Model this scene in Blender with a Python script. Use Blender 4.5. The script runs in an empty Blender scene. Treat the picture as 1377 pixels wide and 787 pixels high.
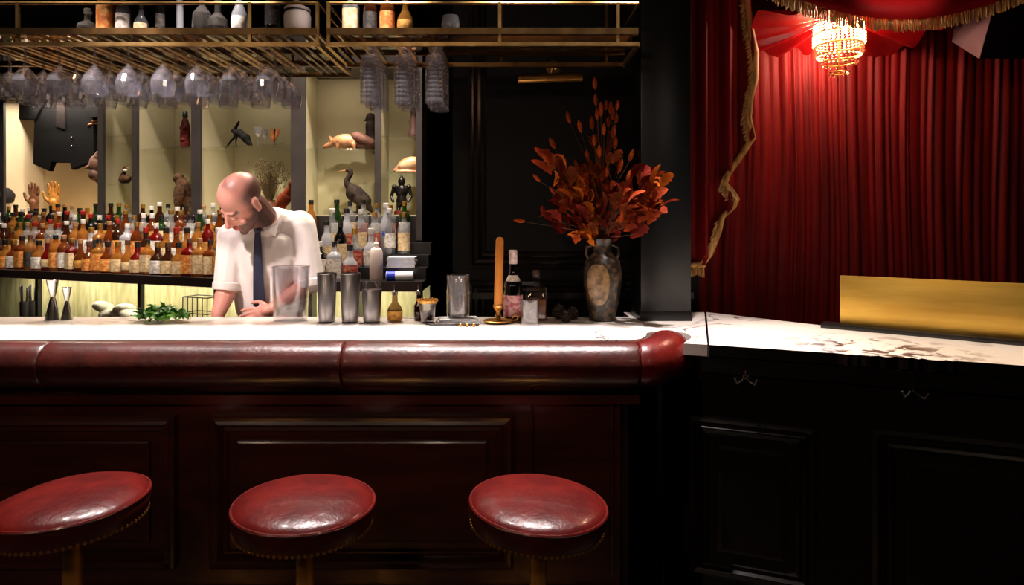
import bpy, bmesh, math, random
from mathutils import Vector, Matrix, Euler
random.seed(7)
SC = bpy.context.scene
COL = SC.collection
# ------------------------------------------------------------------ camera
FOC, CX, HY, EYE = 850.0, 688.5, 300.0, 1.5      # focal length (px), principal x, horizon y, eye height
cam_d = bpy.data.cameras.new('camera'); cam = bpy.data.objects.new('camera', cam_d); COL.objects.link(cam)
cam_d.sensor_fit = 'HORIZONTAL'; cam_d.sensor_width = 36.0
cam_d.lens = FOC / 1377.0 * 36.0
cam_d.shift_y = (HY - 393.5) / 1377.0
cam_d.clip_start = 0.05
cam.location = (0, 0, EYE); cam.rotation_euler = (math.pi / 2, 0, 0)
SC.camera = cam
# ------------------------------------------------------------------ world, exposure
w = bpy.data.worlds.new('world'); SC.world = w; w.use_nodes = True
w.node_tree.nodes['Background'].inputs[0].default_value = (0.9, 0.75, 0.65, 1)
w.node_tree.nodes['Background'].inputs[1].default_value = 0.02
SC.view_settings.view_transform = 'Standard'; SC.view_settings.look = 'None'
SC.view_settings.exposure = 0.6; SC.view_settings.gamma = 1.0
SC.view_settings.use_curve_mapping = False
SC.cycles.transparent_max_bounces = 40
SC.cycles.max_bounces = 8
SC.cycles.caustics_reflective = False; SC.cycles.caustics_refractive = False
SC.cycles.sample_clamp_indirect = 3.0
# ------------------------------------------------------------------ lights
def spot(name, loc, tgt, power, col, size, blend=.6, rad=.03):
    d = bpy.data.lights.new(name, 'SPOT'); d.energy = power; d.color = col; d.spot_size = math.radians(size)
    d.spot_blend = blend; d.shadow_soft_size = rad
    o = bpy.data.objects.new(name, d); COL.objects.link(o); o.location = loc
    o.rotation_euler = (Vector(tgt) - Vector(loc)).to_track_quat('-Z', 'Y').to_euler(); return o
def area(name, loc, tgt, power, col, sx, sy, spread=180):
    d = bpy.data.lights.new(name, 'AREA'); d.energy = power; d.color = col; d.shape = 'RECTANGLE'; d.size = sx; d.size_y = sy
    d.spread = math.radians(spread)
    o = bpy.data.objects.new(name, d); COL.objects.link(o); o.location = loc
    o.rotation_euler = (Vector(tgt) - Vector(loc)).to_track_quat('-Z', 'Y').to_euler(); return o
def point(name, loc, power, col, rad=.03):
    d = bpy.data.lights.new(name, 'POINT'); d.energy = power; d.color = col; d.shadow_soft_size = rad
    o = bpy.data.objects.new(name, d); COL.objects.link(o); o.location = loc; return o
WARM = (1, .83, .66); COOL = (1, .90, .86)
for x in (-2.35, -1.75, -1.15, -.55, .05, .55):                 # ceiling downlights above the bar edge
    spot('bar_downlight', (x, 2.14, 3.03), (x, 2.16, 1.1), 185, COOL, 50, .9, .035)
for x, y in ((-3.35, 4.10), (-2.75, 3.88), (-2.15, 3.66), (-1.6, 3.46), (-1.0, 3.36), (-.6, 3.36)):   # downlights in front of the cabinets
    spot('cabinet_downlight', (x, y, 3.03), (x - .03, y - .02, 1.3), 85, (1, .85, .70), 84, .8, .03)
spot('bartender_downlight', (-1.75, 1.45, 3.03), (-1.15, 2.8, 1.38), 215, (1, .86, .84), 21, .7, .04)
for x in (-2.0, -.6):                                          # added fill points behind the viewer, standing in for unseen room light
    point('room_fill', (x, -.4, 2.35), 12, (1, .74, .54), .11)
for x in (-2.6, -1.9, -.85):                                        # downlights above the bartender's aisle
    spot('aisle_downlight', (x + .25, 2.92, 3.03), (x - .1, 3.55, 1.3), 75, (1, .88, .78), 60, .8, .035)
point('room_fill', (1.3, -.4, 2.35), 5, (1, .74, .54), .11)  # weaker added fill for the side cabinet, also behind the viewer
spot('valance_fill', (1.5, 1.3, 3.03), (1.56, 2.6, 2.50), 46, (1, .84, .72), 19, .6, .04)  # added spot that brightens the swag; no such fixture known
spot('marble_downlight', (1.15, 2.0, 3.03), (1.2, 1.98, 1.1), 150, WARM, 44, .7, .04)
spot('bouquet_downlight', (.3, 1.4, 3.03), (.36, 2.6, 1.6), 10, WARM, 26, .7, .04)
# ------------------------------------------------------------------ pixel to place helpers
def PX(x, Y): return (x - CX) / FOC * Y
def PZ(y, Y): return EYE - (y - HY) / FOC * Y
def P(x, y, Y): return Vector((PX(x, Y), Y, PZ(y, Y)))
def hit(px, p0, d):
    """meet the vertical plane through p0 along d (plan view) with picture column px"""
    k = (px - CX) / FOC
    t = (k * p0[1] - p0[0]) / (d[0] - k * d[1])
    return p0[0] + d[0] * t, p0[1] + d[1] * t
# ------------------------------------------------------------------ materials
def lin(c):
    return tuple(((v / 255) / 12.92 if v / 255 <= .04045 else ((v / 255 + .055) / 1.055) ** 2.4) for v in c) + (1,)
_M = {}
def mat(name, c1, rough=.5, metal=0., c2=None, scale=8., bump=0., bscale=40., coat=0., spec=.5, stretch=None, detail=4., emit=None, estr=0., lo=.35, hi=.65):
    if name in _M: return _M[name]
    m = bpy.data.materials.new(name); _M[name] = m; m.use_nodes = True
    nt = m.node_tree; b = nt.nodes['Principled BSDF']
    b.inputs['Base Color'].default_value = lin(c1); b.inputs['Roughness'].default_value = rough
    b.inputs['Metallic'].default_value = metal; b.inputs['Coat Weight'].default_value = coat
    b.inputs['Coat Roughness'].default_value = .12
    b.inputs['Specular IOR Level'].default_value = spec
    tc = nt.nodes.new('ShaderNodeTexCoord'); vec = tc.outputs['Object']
    if stretch:
        mp = nt.nodes.new('ShaderNodeMapping'); mp.inputs['Scale'].default_value = stretch
        nt.links.new(vec, mp.inputs['Vector']); vec = mp.outputs['Vector']
    if c2:
        n = nt.nodes.new('ShaderNodeTexNoise'); n.inputs['Scale'].default_value = scale; n.inputs['Detail'].default_value = detail
        r = nt.nodes.new('ShaderNodeValToRGB'); r.color_ramp.elements[0].position = lo; r.color_ramp.elements[1].position = hi
        r.color_ramp.elements[0].color = lin(c1); r.color_ramp.elements[1].color = lin(c2)
        nt.links.new(vec, n.inputs['Vector']); nt.links.new(n.outputs['Fac'], r.inputs['Fac']); nt.links.new(r.outputs['Color'], b.inputs['Base Color'])
    if bump:
        n = nt.nodes.new('ShaderNodeTexNoise'); n.inputs['Scale'].default_value = bscale; n.inputs['Detail'].default_value = 5
        bp = nt.nodes.new('ShaderNodeBump'); bp.inputs['Strength'].default_value = bump; bp.inputs['Distance'].default_value = .01
        nt.links.new(vec, n.inputs['Vector']); nt.links.new(n.outputs['Fac'], bp.inputs['Height']); nt.links.new(bp.outputs['Normal'], b.inputs['Normal'])
    if emit:
        b.inputs['Emission Color'].default_value = lin(emit); b.inputs['Emission Strength'].default_value = estr
    return m
def glass(name, tint, body=0., bodycol=None, rough=.02, ior=1.5, gcol=(1, 1, 1, 1)):
    """thin glass: fresnel gloss over tinted see-through, with some coloured body for filled bottles"""
    if name in _M: return _M[name]
    m = bpy.data.materials.new(name); _M[name] = m; m.use_nodes = True
    nt = m.node_tree; nt.nodes.remove(nt.nodes['Principled BSDF']); out = nt.nodes['Material Output']
    tr = nt.nodes.new('ShaderNodeBsdfTransparent'); tr.inputs[0].default_value = lin(tint)
    gl = nt.nodes.new('ShaderNodeBsdfGlossy'); gl.inputs['Roughness'].default_value = rough; gl.inputs[0].default_value = gcol
    lw = nt.nodes.new('ShaderNodeLayerWeight'); lw.inputs['Blend'].default_value = .5
    pw = nt.nodes.new('ShaderNodeMath'); pw.operation = 'POWER'; pw.inputs[1].default_value = 2.6; nt.links.new(lw.outputs['Facing'], pw.inputs[0])
    f0 = ((ior - 1) / (ior + 1)) ** 2
    fr = nt.nodes.new('ShaderNodeMath'); fr.operation = 'MULTIPLY_ADD'; fr.inputs[1].default_value = .8; fr.inputs[2].default_value = f0; nt.links.new(pw.outputs[0], fr.inputs[0])
    base = tr.outputs[0]
    if body:
        df = nt.nodes.new('ShaderNodeBsdfDiffuse'); tl = nt.nodes.new('ShaderNodeBsdfTranslucent')
        n = nt.nodes.new('ShaderNodeTexNoise'); n.inputs['Scale'].default_value = 14
        tc = nt.nodes.new('ShaderNodeTexCoord'); nt.links.new(tc.outputs['Object'], n.inputs['Vector'])
        r = nt.nodes.new('ShaderNodeValToRGB'); c = lin(bodycol or tint)
        r.color_ramp.elements[0].color = (c[0] * .7, c[1] * .7, c[2] * .7, 1); r.color_ramp.elements[1].color = c
        nt.links.new(n.outputs['Fac'], r.inputs['Fac'])
        nt.links.new(r.outputs[0], df.inputs[0]); nt.links.new(r.outputs[0], tl.inputs[0])
        a = nt.nodes.new('ShaderNodeMixShader'); a.inputs[0].default_value = .5
        nt.links.new(df.outputs[0], a.inputs[1]); nt.links.new(tl.outputs[0], a.inputs[2])
        b = nt.nodes.new('ShaderNodeMixShader'); b.inputs[0].default_value = body
        nt.links.new(base, b.inputs[1]); nt.links.new(a.outputs[0], b.inputs[2]); base = b.outputs[0]
    mx = nt.nodes.new('ShaderNodeMixShader')
    nt.links.new(fr.outputs[0], mx.inputs[0]); nt.links.new(base, mx.inputs[1]); nt.links.new(gl.outputs[0], mx.inputs[2])
    nt.links.new(mx.outputs[0], out.inputs['Surface'])
    return m
def marble(name, dense_at=None, dense_r=.3):
    m = bpy.data.materials.new(name); _M[name] = m; m.use_nodes = True
    nt = m.node_tree; b = nt.nodes['Principled BSDF']; b.inputs['Roughness'].default_value = .16
    N = nt.nodes.new; L = nt.links.new
    tc = N('ShaderNodeTexCoord')
    n1 = N('ShaderNodeTexNoise'); n1.inputs['Scale'].default_value = 3.2; n1.inputs['Detail'].default_value = 8; n1.inputs['Distortion'].default_value = 1.3
    L(tc.outputs['Object'], n1.inputs['Vector'])
    s = N('ShaderNodeMath'); s.operation = 'SUBTRACT'; s.inputs[1].default_value = .5; L(n1.outputs['Fac'], s.inputs[0])
    a = N('ShaderNodeMath'); a.operation = 'ABSOLUTE'; L(s.outputs[0], a.inputs[0])
    r = N('ShaderNodeValToRGB'); r.color_ramp.elements[0].position = 0; r.color_ramp.elements[1].position = .022
    r.color_ramp.elements[0].color = (1, 1, 1, 1); r.color_ramp.elements[1].color = (0, 0, 0, 1); L(a.outputs[0], r.inputs[0])
    n2 = N('ShaderNodeTexNoise'); n2.inputs['Scale'].default_value = 2.0; L(tc.outputs['Object'], n2.inputs['Vector'])
    r2 = N('ShaderNodeValToRGB'); r2.color_ramp.elements[0].position = .5; r2.color_ramp.elements[1].position = .68; L(n2.outputs['Fac'], r2.inputs[0])
    mul = N('ShaderNodeMath'); mul.operation = 'MULTIPLY'; L(r.outputs[0], mul.inputs[0]); L(r2.outputs[0], mul.inputs[1])
    fac = mul.outputs[0]
    if dense_at:
        vs = N('ShaderNodeVectorMath'); vs.operation = 'DISTANCE'; vs.inputs[1].default_value = dense_at; L(tc.outputs['Object'], vs.inputs[0])
        rr = N('ShaderNodeMapRange'); rr.inputs['From Min'].default_value = dense_r; rr.inputs['From Max'].default_value = dense_r * .35
        L(vs.outputs['Value'], rr.inputs['Value'])
        n3 = N('ShaderNodeTexNoise'); n3.inputs['Scale'].default_value = 17; n3.inputs['Detail'].default_value = 7; n3.inputs['Distortion'].default_value = .8
        L(tc.outputs['Object'], n3.inputs['Vector'])
        r3 = N('ShaderNodeValToRGB'); r3.color_ramp.elements[0].position = .50; r3.color_ramp.elements[1].position = .60; L(n3.outputs['Fac'], r3.inputs[0])
        m3 = N('ShaderNodeMath'); m3.operation = 'MULTIPLY'; L(rr.outputs[0], m3.inputs[0]); L(r3.outputs[0], m3.inputs[1])
        ad = N('ShaderNodeMath'); ad.operation = 'MAXIMUM'; L(m3.outputs[0], ad.inputs[0]); L(fac, ad.inputs[1]); fac = ad.outputs[0]
    mx = N('ShaderNodeMixRGB'); mx.inputs[1].default_value = lin((236, 226, 218)); mx.inputs[2].default_value = lin((70, 52, 62))
    L(fac, mx.inputs[0]); L(mx.outputs[0], b.inputs['Base Color'])
    return m
# ------------------------------------------------------------------ mesh builder
class MB:
    def __init__(s): s.v = []; s.f = []
    def add(s, vs, fs, M=None):
        o = len(s.v)
        s.v += [tuple(M @ Vector(p)) if M else tuple(p) for p in vs]
        s.f += [tuple(i + o for i in f) for f in fs]; return s
    def box(s, c, d, rz=0, rot=None):
        hx, hy, hz = d[0] / 2, d[1] / 2, d[2] / 2
        vs = [(x, y, z) for z in (-hz, hz) for y in (-hy, hy) for x in (-hx, hx)]
        M = Matrix.Translation(c) @ (rot.to_4x4() if rot else Matrix.Rotation(rz, 4, 'Z'))
        return s.add(vs, [(0, 2, 3, 1), (4, 5, 7, 6), (0, 1, 5, 4), (2, 6, 7, 3), (0, 4, 6, 2), (1, 3, 7, 5)], M)
    def rbox(s, c, d, r=.005, rz=0, seg=2):
        bm = bmesh.new(); bmesh.ops.create_cube(bm, size=1); bmesh.ops.scale(bm, vec=d, verts=bm.verts)
        bmesh.ops.bevel(bm, geom=list(bm.edges), offset=r, segments=seg, profile=.5, affect='EDGES')
        bm.verts.index_update(); M = Matrix.Translation(c) @ Matrix.Rotation(rz, 4, 'Z')
        s.add([v.co[:] for v in bm.verts], [tuple(v.index for v in f.verts) for f in bm.faces], M); bm.free(); return s
    def lathe(s, prof, n=20, c=(0, 0, 0), p=2., sx=1., sy=1., a0=0., a1=None, M=None, cap=True):
        full = a1 is None; a1 = 2 * math.pi if full else a1
        k = n if full else n + 1
        vs = []
        for r, z in prof:
            for i in range(k):
                a = a0 + (a1 - a0) * i / n; ca, sa = math.cos(a), math.sin(a)
                q = (abs(ca) ** p + abs(sa) ** p) ** (-1 / p) if p != 2 else 1
                vs.append((c[0] + r * q * ca * sx, c[1] + r * q * sa * sy, c[2] + z))
        fs = []
        for j in range(len(prof) - 1):
            for i in range(n):
                i2 = (i + 1) % k
                fs.append((j * k + i, j * k + i2, (j + 1) * k + i2, (j + 1) * k + i))
        if full and cap:
            if prof[0][0] > 1e-5: fs.append(tuple(range(k))[::-1])
            if prof[-1][0] > 1e-5: fs.append(tuple((len(prof) - 1) * k + i for i in range(k)))
        return s.add(vs, fs, M)
    def tube(s, pts, r, n=8, cap=True, flat=None):
        pts = [Vector(p) for p in pts]; rr = r if isinstance(r, (list, tuple)) else [r] * len(pts)
        vs = []; up = None
        for i, p in enumerate(pts):
            t = (pts[min(i + 1, len(pts) - 1)] - pts[max(i - 1, 0)]).normalized()
            if up is None: up = Vector((0, 0, 1)) if abs(t.z) < .9 else Vector((1, 0, 0))
            a = t.cross(up).normalized(); up = a.cross(t).normalized()
            for k in range(n):
                g = 2 * math.pi * k / n
                vs.append(p + a * (math.cos(g) * rr[i] * (flat[0] if flat else 1)) + up * (math.sin(g) * rr[i] * (flat[1] if flat else 1)))
        fs = [(i * n + k, i * n + (k + 1) % n, (i + 1) * n + (k + 1) % n, (i + 1) * n + k) for i in range(len(pts) - 1) for k in range(n)]
        if cap: fs += [tuple(range(n))[::-1], tuple((len(pts) - 1) * n + k for k in range(n))]
        return s.add(vs, fs)
    def ell(s, c, r, rot=None, nu=16, nv=10, M=None):
        pr = []
        vs = [(0, 0, -1)]; fs = []
        for j in range(1, nv):
            t = -math.pi / 2 + math.pi * j / nv
            for i in range(nu):
                a = 2 * math.pi * i / nu; vs.append((math.cos(t) * math.cos(a), math.cos(t) * math.sin(a), math.sin(t)))
        vs.append((0, 0, 1)); last = len(vs) - 1
        for i in range(nu): fs.append((0, 1 + (i + 1) % nu, 1 + i))
        for j in range(nv - 2):
            for i in range(nu):
                a, b = 1 + j * nu + i, 1 + j * nu + (i + 1) % nu; fs.append((a, b, b + nu, a + nu))
        for i in range(nu): fs.append((1 + (nv - 2) * nu + i, 1 + (nv - 2) * nu + (i + 1) % nu, last))
        T = Matrix.Translation(c) @ (rot.to_matrix().to_4x4() if rot else Matrix.Identity(4)) @ Matrix.Diagonal((r[0], r[1], r[2], 1))
        return s.add(vs, fs, (M @ T) if M else T)
    def cap(s, p, q, r1, r2, n=12, M=None):
        """tapered limb with round ends"""
        p, q = Vector(p), Vector(q)
        if M: p, q = M @ p, M @ q
        d = (q - p); L = d.length; R = d.to_track_quat('Z', 'Y').to_matrix().to_4x4()
        pr = [(1e-6, -r1)] + [(r1 * math.cos(t), r1 * math.sin(t)) for t in (-1.1, -.55, 0)] + [(r2 * math.cos(t), L + r2 * math.sin(t)) for t in (0, .55, 1.1)] + [(1e-6, L + r2)]
        return s.lathe(pr, n, M=Matrix.Translation(p) @ R)
    def prism(s, poly, z0, z1, M=None):
        n = len(poly)
        vs = [(x, y, z0) for x, y in poly] + [(x, y, z1) for x, y in poly]
        fs = [tuple(range(n))[::-1], tuple(range(n, 2 * n))] + [(i, (i + 1) % n, n + (i + 1) % n, n + i) for i in range(n)]
        return s.add(vs, fs, M)
    def frame(s, O, u, v, nrm, x0, x1, z0, z1, prof, close=True):
        """mitred panel moulding: prof = (inset, height) pairs"""
        O, u, v, nrm = map(Vector, (O, u, v, nrm)); vs = []
        for a, h in prof:
            for (x, z) in ((x0 + a, z0 + a), (x1 - a, z0 + a), (x1 - a, z1 - a), (x0 + a, z1 - a)): vs.append(O + u * x + v * z + nrm * h)
        fs = [(j * 4 + i, j * 4 + (i + 1) % 4, j * 4 + 4 + (i + 1) % 4, j * 4 + 4 + i) for j in range(len(prof) - 1) for i in range(4)]
        if close: k = 4 * (len(prof) - 1); fs.append((k, k + 1, k + 2, k + 3))
        return s.add(vs, fs)
    def grid(s, fn, nu, nv):
        vs = [fn(i / nu, j / nv) for j in range(nv + 1) for i in range(nu + 1)]
        return s.add(vs, [(j * (nu + 1) + i, j * (nu + 1) + i + 1, (j + 1) * (nu + 1) + i + 1, (j + 1) * (nu + 1) + i) for j in range(nv) for i in range(nu)])
    def mesh(s, name, m, smooth=True, sharp=40):
        me = bpy.data.meshes.new(name); me.from_pydata(s.v, [], s.f); me.materials.append(m)
        if smooth:
            me.polygons.foreach_set('use_smooth', [True] * len(me.polygons)); me.set_sharp_from_angle(angle=math.radians(sharp))
        me.update(); return me
    def build(s, name, m, parent=None, smooth=True, sharp=40, loc=None, rot=None):
        return obj(name, s.mesh(name, m, smooth, sharp), parent, loc, rot)
def obj(name, me, parent=None, loc=None, rot=None):
    o = bpy.data.objects.new(name, me); COL.objects.link(o)
    if parent: o.parent = parent
    if loc is not None: o.location = loc
    if rot is not None: o.rotation_euler = rot
    return o
def tag(o, label, cat, group=None, kind=None):
    if label: o['label'] = label
    if cat: o['category'] = cat
    if group: o['group'] = group
    if kind: o['kind'] = kind
    return o
def thing(name, label, cat, loc=(0, 0, 0), rz=0, group=None):
    o = bpy.data.objects.new(name, None); COL.objects.link(o); o.empty_display_size = .05
    o.location = loc; o.rotation_euler = (0, 0, rz); return tag(o, label, cat, group)
def stuff(o): o['kind'] = 'stuff'; return o
def struct(o): o['kind'] = 'structure'; return o
def copy_thing(src, loc, rz=None, label=None, group=None):
    c = src.copy(); COL.objects.link(c); c.location = loc
    if rz is not None: c.rotation_euler = (0, 0, rz)
    if label: c['label'] = label
    if group: c['group'] = group
    for ch in src.children:
        d = ch.copy(); COL.objects.link(d); d.parent = c
        for g in ch.children:
            e = g.copy(); COL.objects.link(e); e.parent = d
    return c
def blob_mesh(name, mb, m, voxel=.006, it=4):
    """fuse overlapping solids into one continuous skin"""
    me = mb.mesh('tmp', m, False); o = bpy.data.objects.new('tmp', me); COL.objects.link(o)
    r = o.modifiers.new('r', 'REMESH'); r.mode = 'VOXEL'; r.voxel_size = voxel; r.use_smooth_shade = True
    s = o.modifiers.new('s', 'SMOOTH'); s.factor = .5; s.iterations = it
    dg = bpy.context.evaluated_depsgraph_get(); out = bpy.data.meshes.new_from_object(o.evaluated_get(dg), depsgraph=dg)
    bpy.data.objects.remove(o); bpy.data.meshes.remove(me)
    out.name = name
    if not out.materials: out.materials.append(m)
    out.polygons.foreach_set('use_smooth', [True] * len(out.polygons))
    return out
# ------------------------------------------------------------------ palette
BLACK = mat('black_paint', (11, 9, 9), .34, c2=(16, 13, 12), scale=5, bump=.08, bscale=60)
GLOSSBLACK = mat('glossy_black_wood', (20, 16, 14), .26, c2=(27, 21, 18), spec=.35, scale=4, bump=.05, bscale=30, stretch=(1, 1, .2))
DARKWALL = mat('black_wall_paint', (9, 7, 7), .6, c2=(12, 10, 9), spec=.2, scale=6)
MAHOG = mat('dark_mahogany', (82, 32, 20), .34, c2=(56, 22, 15), scale=5, bump=.06, bscale=30, stretch=(.4, 1, 3), coat=.3)
LEATHER = mat('oxblood_leather', (74, 24, 17), .36, c2=(52, 15, 12), scale=11, bump=.16, bscale=42, coat=.25)
LEATHER2 = mat('red_leather', (104, 22, 17), .32, c2=(82, 16, 14), scale=14, bump=.18, bscale=48, coat=.3)
BRASS = mat('aged_brass', (208, 168, 106), .28, 1, c2=(172, 134, 78), scale=20)
DARKBRASS = mat('bronzed_brass', (128, 98, 60), .3, 1, c2=(98, 72, 44), scale=18)
POLBRASS = mat('polished_brass', (214, 158, 82), .34, .9, c2=(190, 134, 64), scale=15)
STEEL = mat('polished_steel', (200, 198, 196), .16, 1, c2=(178, 176, 174), scale=12)
IRON = mat('dark_grey_metal', (62, 56, 56), .42, .4, c2=(50, 46, 46), scale=10)
CLEAR = glass('clear_glass', (252, 252, 252), ior=1.6)
CRYSTAL = glass('stemware_glass', (250, 250, 253), .10, (246, 243, 250), ior=1.9)
SHELFGLASS = glass('shelf_glass', (250, 252, 248), ior=1.45)
# ------------------------------------------------------------------ room shell
def slab(name, c, d, m): return struct(MB().box(c, d).build(name, m, smooth=False))
slab('floor', (-.4, 1.2, -.05), (8.2, 8.6, .1), mat('dark_floorboards', (34, 22, 16), .4, c2=(24, 15, 11), scale=4, stretch=(1, 6, 1)))
slab('ceiling', (-.4, 1.2, 3.15), (8.2, 8.6, .1), mat('dark_ceiling_paint', (22, 18, 17), .7, c2=(26, 21, 20)))
slab('wall_left', (-4.55, 1.2, 1.55), (.1, 8.6, 3.1), DARKWALL)
slab('wall_right', (3.75, 1.2, 1.55), (.1, 8.6, 3.1), DARKWALL)
slab('wall_back', (-.4, 5.55, 1.55), (8.2, .1, 3.1), DARKWALL)
slab('wall_front', (-.4, -3.15, 1.55), (8.2, .1, 3.1), DARKWALL)
# black panelled wall between the cabinets and the alcove
YW = 2.98
wc = struct(MB().box((.3, YW + .15, 1.55), (1.16, .3, 3.1)).build('wall_center', DARKWALL, smooth=False))
prof = [(0, 0), (0, .022), (.018, .03), (.03, .018), (.045, .024), (.062, .006), (.075, .012), (.085, -.001)]
x0, x1 = PX(630, YW), PX(880, YW)
for z0, z1 in ((PZ(362, YW), 2.9), (.35, PZ(378, YW))):
    o = MB().frame((0, YW, 0), (1, 0, 0), (0, 0, 1), (0, -1, 0), x0, x1, z0, z1, prof, False).build('panel_moulding', GLOSSBLACK, wc, False)
MB().box((.3, YW - .012, PZ(397, YW)), (1.1, .03, .03)).build('dado_rail', GLOSSBLACK, wc, False)
# ------------------------------------------------------------------ bar counter
YB = 2.16
bar = thing('bar_counter', 'dark mahogany bar counter with moulded front panels below the leather roll', 'bar counter', (-1.2, YB, 0))
def toloc(mb, o):
    mb.v = [(x - o[0], y - o[1], z - o[2]) for x, y, z in mb.v]; return mb
BO = (-1.2, YB, 0)
toloc(MB().prism([(-2.95, YB), (.37, YB), (.53, 2.34), (.80, 2.78), (-2.95, 2.66)], 0.0, 1.06), BO).build('body', MAHOG, bar, False)
PROF = [(0, 0), (0, .02), (.008, .027), (.02, .022), (.03, .026), (.042, .006), (.055, .009), (.06, 0), (.088, -.004), (.09, .010), (.096, .013)]
xs = [(-560, -262), (-215, 238), (285, 690)]
for a, b in xs:
    toloc(MB().frame((0, YB, 0), (1, 0, 0), (0, 0, 1), (0, -1, 0), PX(a, YB), PX(b, YB), PZ(762, YB), PZ(557, YB), PROF), BO).build('raised_panel', MAHOG, bar, False)
toloc(MB().prism([(.376, 2.156), (.536, 2.337), (.552, 2.322), (.392, 2.141)], 0, .99), BO).build('end_panel', BLACK, bar, False)
toloc(MB().box((-1.22, YB - .012, PZ(535, YB)), (3.3, .03, .03)), BO).build('rail', MAHOG, bar, False)
toloc(MB().box((-1.22, YB - .02, .12), (3.3, .05, .24)), BO).build('plinth', MAHOG, bar, False)
for px in (715, 822):
    toloc(MB().rbox((PX(px, YB), YB - .006, .62), (.006, .02, .64), .002), BO).build('stile_bead', MAHOG, bar)
# marble worktops
MARB = marble('white_veined_marble')
sl = MB().prism([(-2.95, 2.165), (.405, 2.155), (.445, 2.185), (.475, 2.24), (.49, 2.30), (.53, 2.335), (.59, 2.335), (.63, 2.30), (.635, 2.24), (.62, 2.19), (.585, 2.13), (.57, 2.10), (.642, 2.078), (.862, 2.833), (.50, 2.83), (.50, 2.69), (-2.95, 2.69)], 1.062, 1.10)
tag(sl.build('marble_worktop', MARB, smooth=False), 'long pale marble worktop of the bar behind the leather roll', 'worktop')
MARB2 = marble('white_marble_dark_clusters', (1.16, 1.99, 1.1), .34)
def edge(p, q, n, amp):
    out = []
    for i in range(n):
        t = i / n; j = (random.random() - .5) * amp if i else 0
        out.append((p[0] + (q[0] - p[0]) * t + j * .3, p[1] + (q[1] - p[1]) * t + j))
    return out
pts = edge((.648, 2.075), (1.00, 1.94), 6, .004) + edge((1.00, 1.94), (1.30, 1.825), 26, .022) + [(1.434, 1.772), (1.80, 1.635), (2.15, 1.80), (1.207, 2.47), (.872, 2.835)]
sl2 = MB().prism(pts, 1.065, 1.10).build('marble_worktop', MARB2, smooth=False); sl2.data.materials.append(BLACK)
for p_ in sl2.data.polygons:
    if abs(p_.normal.z) < .5: p_.material_index = 1
tag(sl2, 'angled marble worktop with dark veined chipped edge under the gold panel', 'worktop')
# leather roll along the bar edge
roll = thing('leather_armrest', 'padded oxblood leather roll along the front edge of the bar', 'armrest', (-1.2, 2.085, 1.035))
RO = (-1.2, 2.085, 1.035); R = .074
cuts = [-2.95, PX(70, 2.085), PX(465, 2.085), PX(857, 2.085)]
for a, b in zip(cuts[:-1], cuts[1:]):
    n = max(8, int((b - a) / .05)); pp = []; rr = []
    for i in range(n + 1):
        t = i / n; pp.append((a + (b - a) * t, 2.085, 1.035)); rr.append(R)
    e = .012
    pp = [(a + .001, 2.085, 1.035), (a + .004, 2.085, 1.035)] + [(max(a + e, min(b - e, p[0])), p[1], p[2]) for p in pp] + [(b - .004, 2.085, 1.035), (b - .001, 2.085, 1.035)]
    rr = [R * .93, R * .975] + rr + [R * .975, R * .93]
    toloc(MB().tube(pp, rr, 28), RO).build('cushion', LEATHER, roll, sharp=60)
b = cuts[-1]
pp = [(b + .001, 2.085, 1.035), (b + .006, 2.085, 1.035), (b + .02, 2.088, 1.036), (b + .05, 2.102, 1.038), (b + .08, 2.128, 1.041), (b + .105, 2.16, 1.043), (b + .124, 2.195, 1.044), (b + .140, 2.235, 1.044), (b + .148, 2.262, 1.044), (b + .150, 2.272, 1.044)]
rr = [R * .93, R * .98, R, R * 1.03, R * 1.07, R * 1.09, R * 1.09, R * 1.05, R * .92, R * .4]
toloc(MB().tube(pp, rr, 28), RO).build('end_cushion', LEATHER2, roll, sharp=70)
toloc(MB().tube([(b + .124 + R * math.cos(t) * .86 * 1.09, 2.195 - R * math.cos(t) * .50, 1.044 + R * 1.09 * math.sin(t)) for t in [2 * math.pi * i / 28 for i in range(29)]], .0035, 6), RO).build('piping', LEATHER2, roll)
toloc(MB().box((-1.24, 2.112, 1.005), (3.3, .09, .07)), RO).build('backing_board', MAHOG, roll, False)
# ------------------------------------------------------------------ angled side counter
A0 = Vector((.635, 2.11, 0)); AD = Vector((.9346, -.3557, 0)); AN = Vector((-.3557, -.9346, 0))
side = thing('side_cabinet', 'black panelled side cabinet under the angled marble worktop', 'cabinet', A0)
toloc(MB().prism([(.635, 2.11), (1.80, 1.667), (2.12, 1.82), (1.207, 2.44), (.875, 2.79)], 0, 1.063), A0).build('body', GLOSSBLACK, side, False)
def aplane(px, py):
    X, Y = hit(px, A0, AD); return (Vector((X, Y, 0)) - A0).dot(AD), PZ(py, Y)
toloc(MB().box(A0 + AD * .6 + AN * .012 + Vector((0, 0, 1.035)), (1.2, .03, .05), math.atan2(AD.y, AD.x)), A0).build('apron', BLACK, side, False)
PR2 = [(0, 0), (0, .012), (.012, .02), (.022, .012), (.03, .022), (.04, .006), (.05, .012), (.062, 0), (.085, -.003), (.088, .008), (.1, .011)]
for (xa, ya), (xb, yb) in (((928, 558), (1097, 780)), ((1172, 575), (1480, 830))):
    s0, z1 = aplane(xa, ya); s1, _ = aplane(xb, ya); z0 = .33
    d = toloc(MB().frame(A0, AD, (0, 0, 1), AN, s0, s1, z0, z1, PR2), A0).build('door', GLOSSBLACK, side, False)
    MB()
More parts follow.
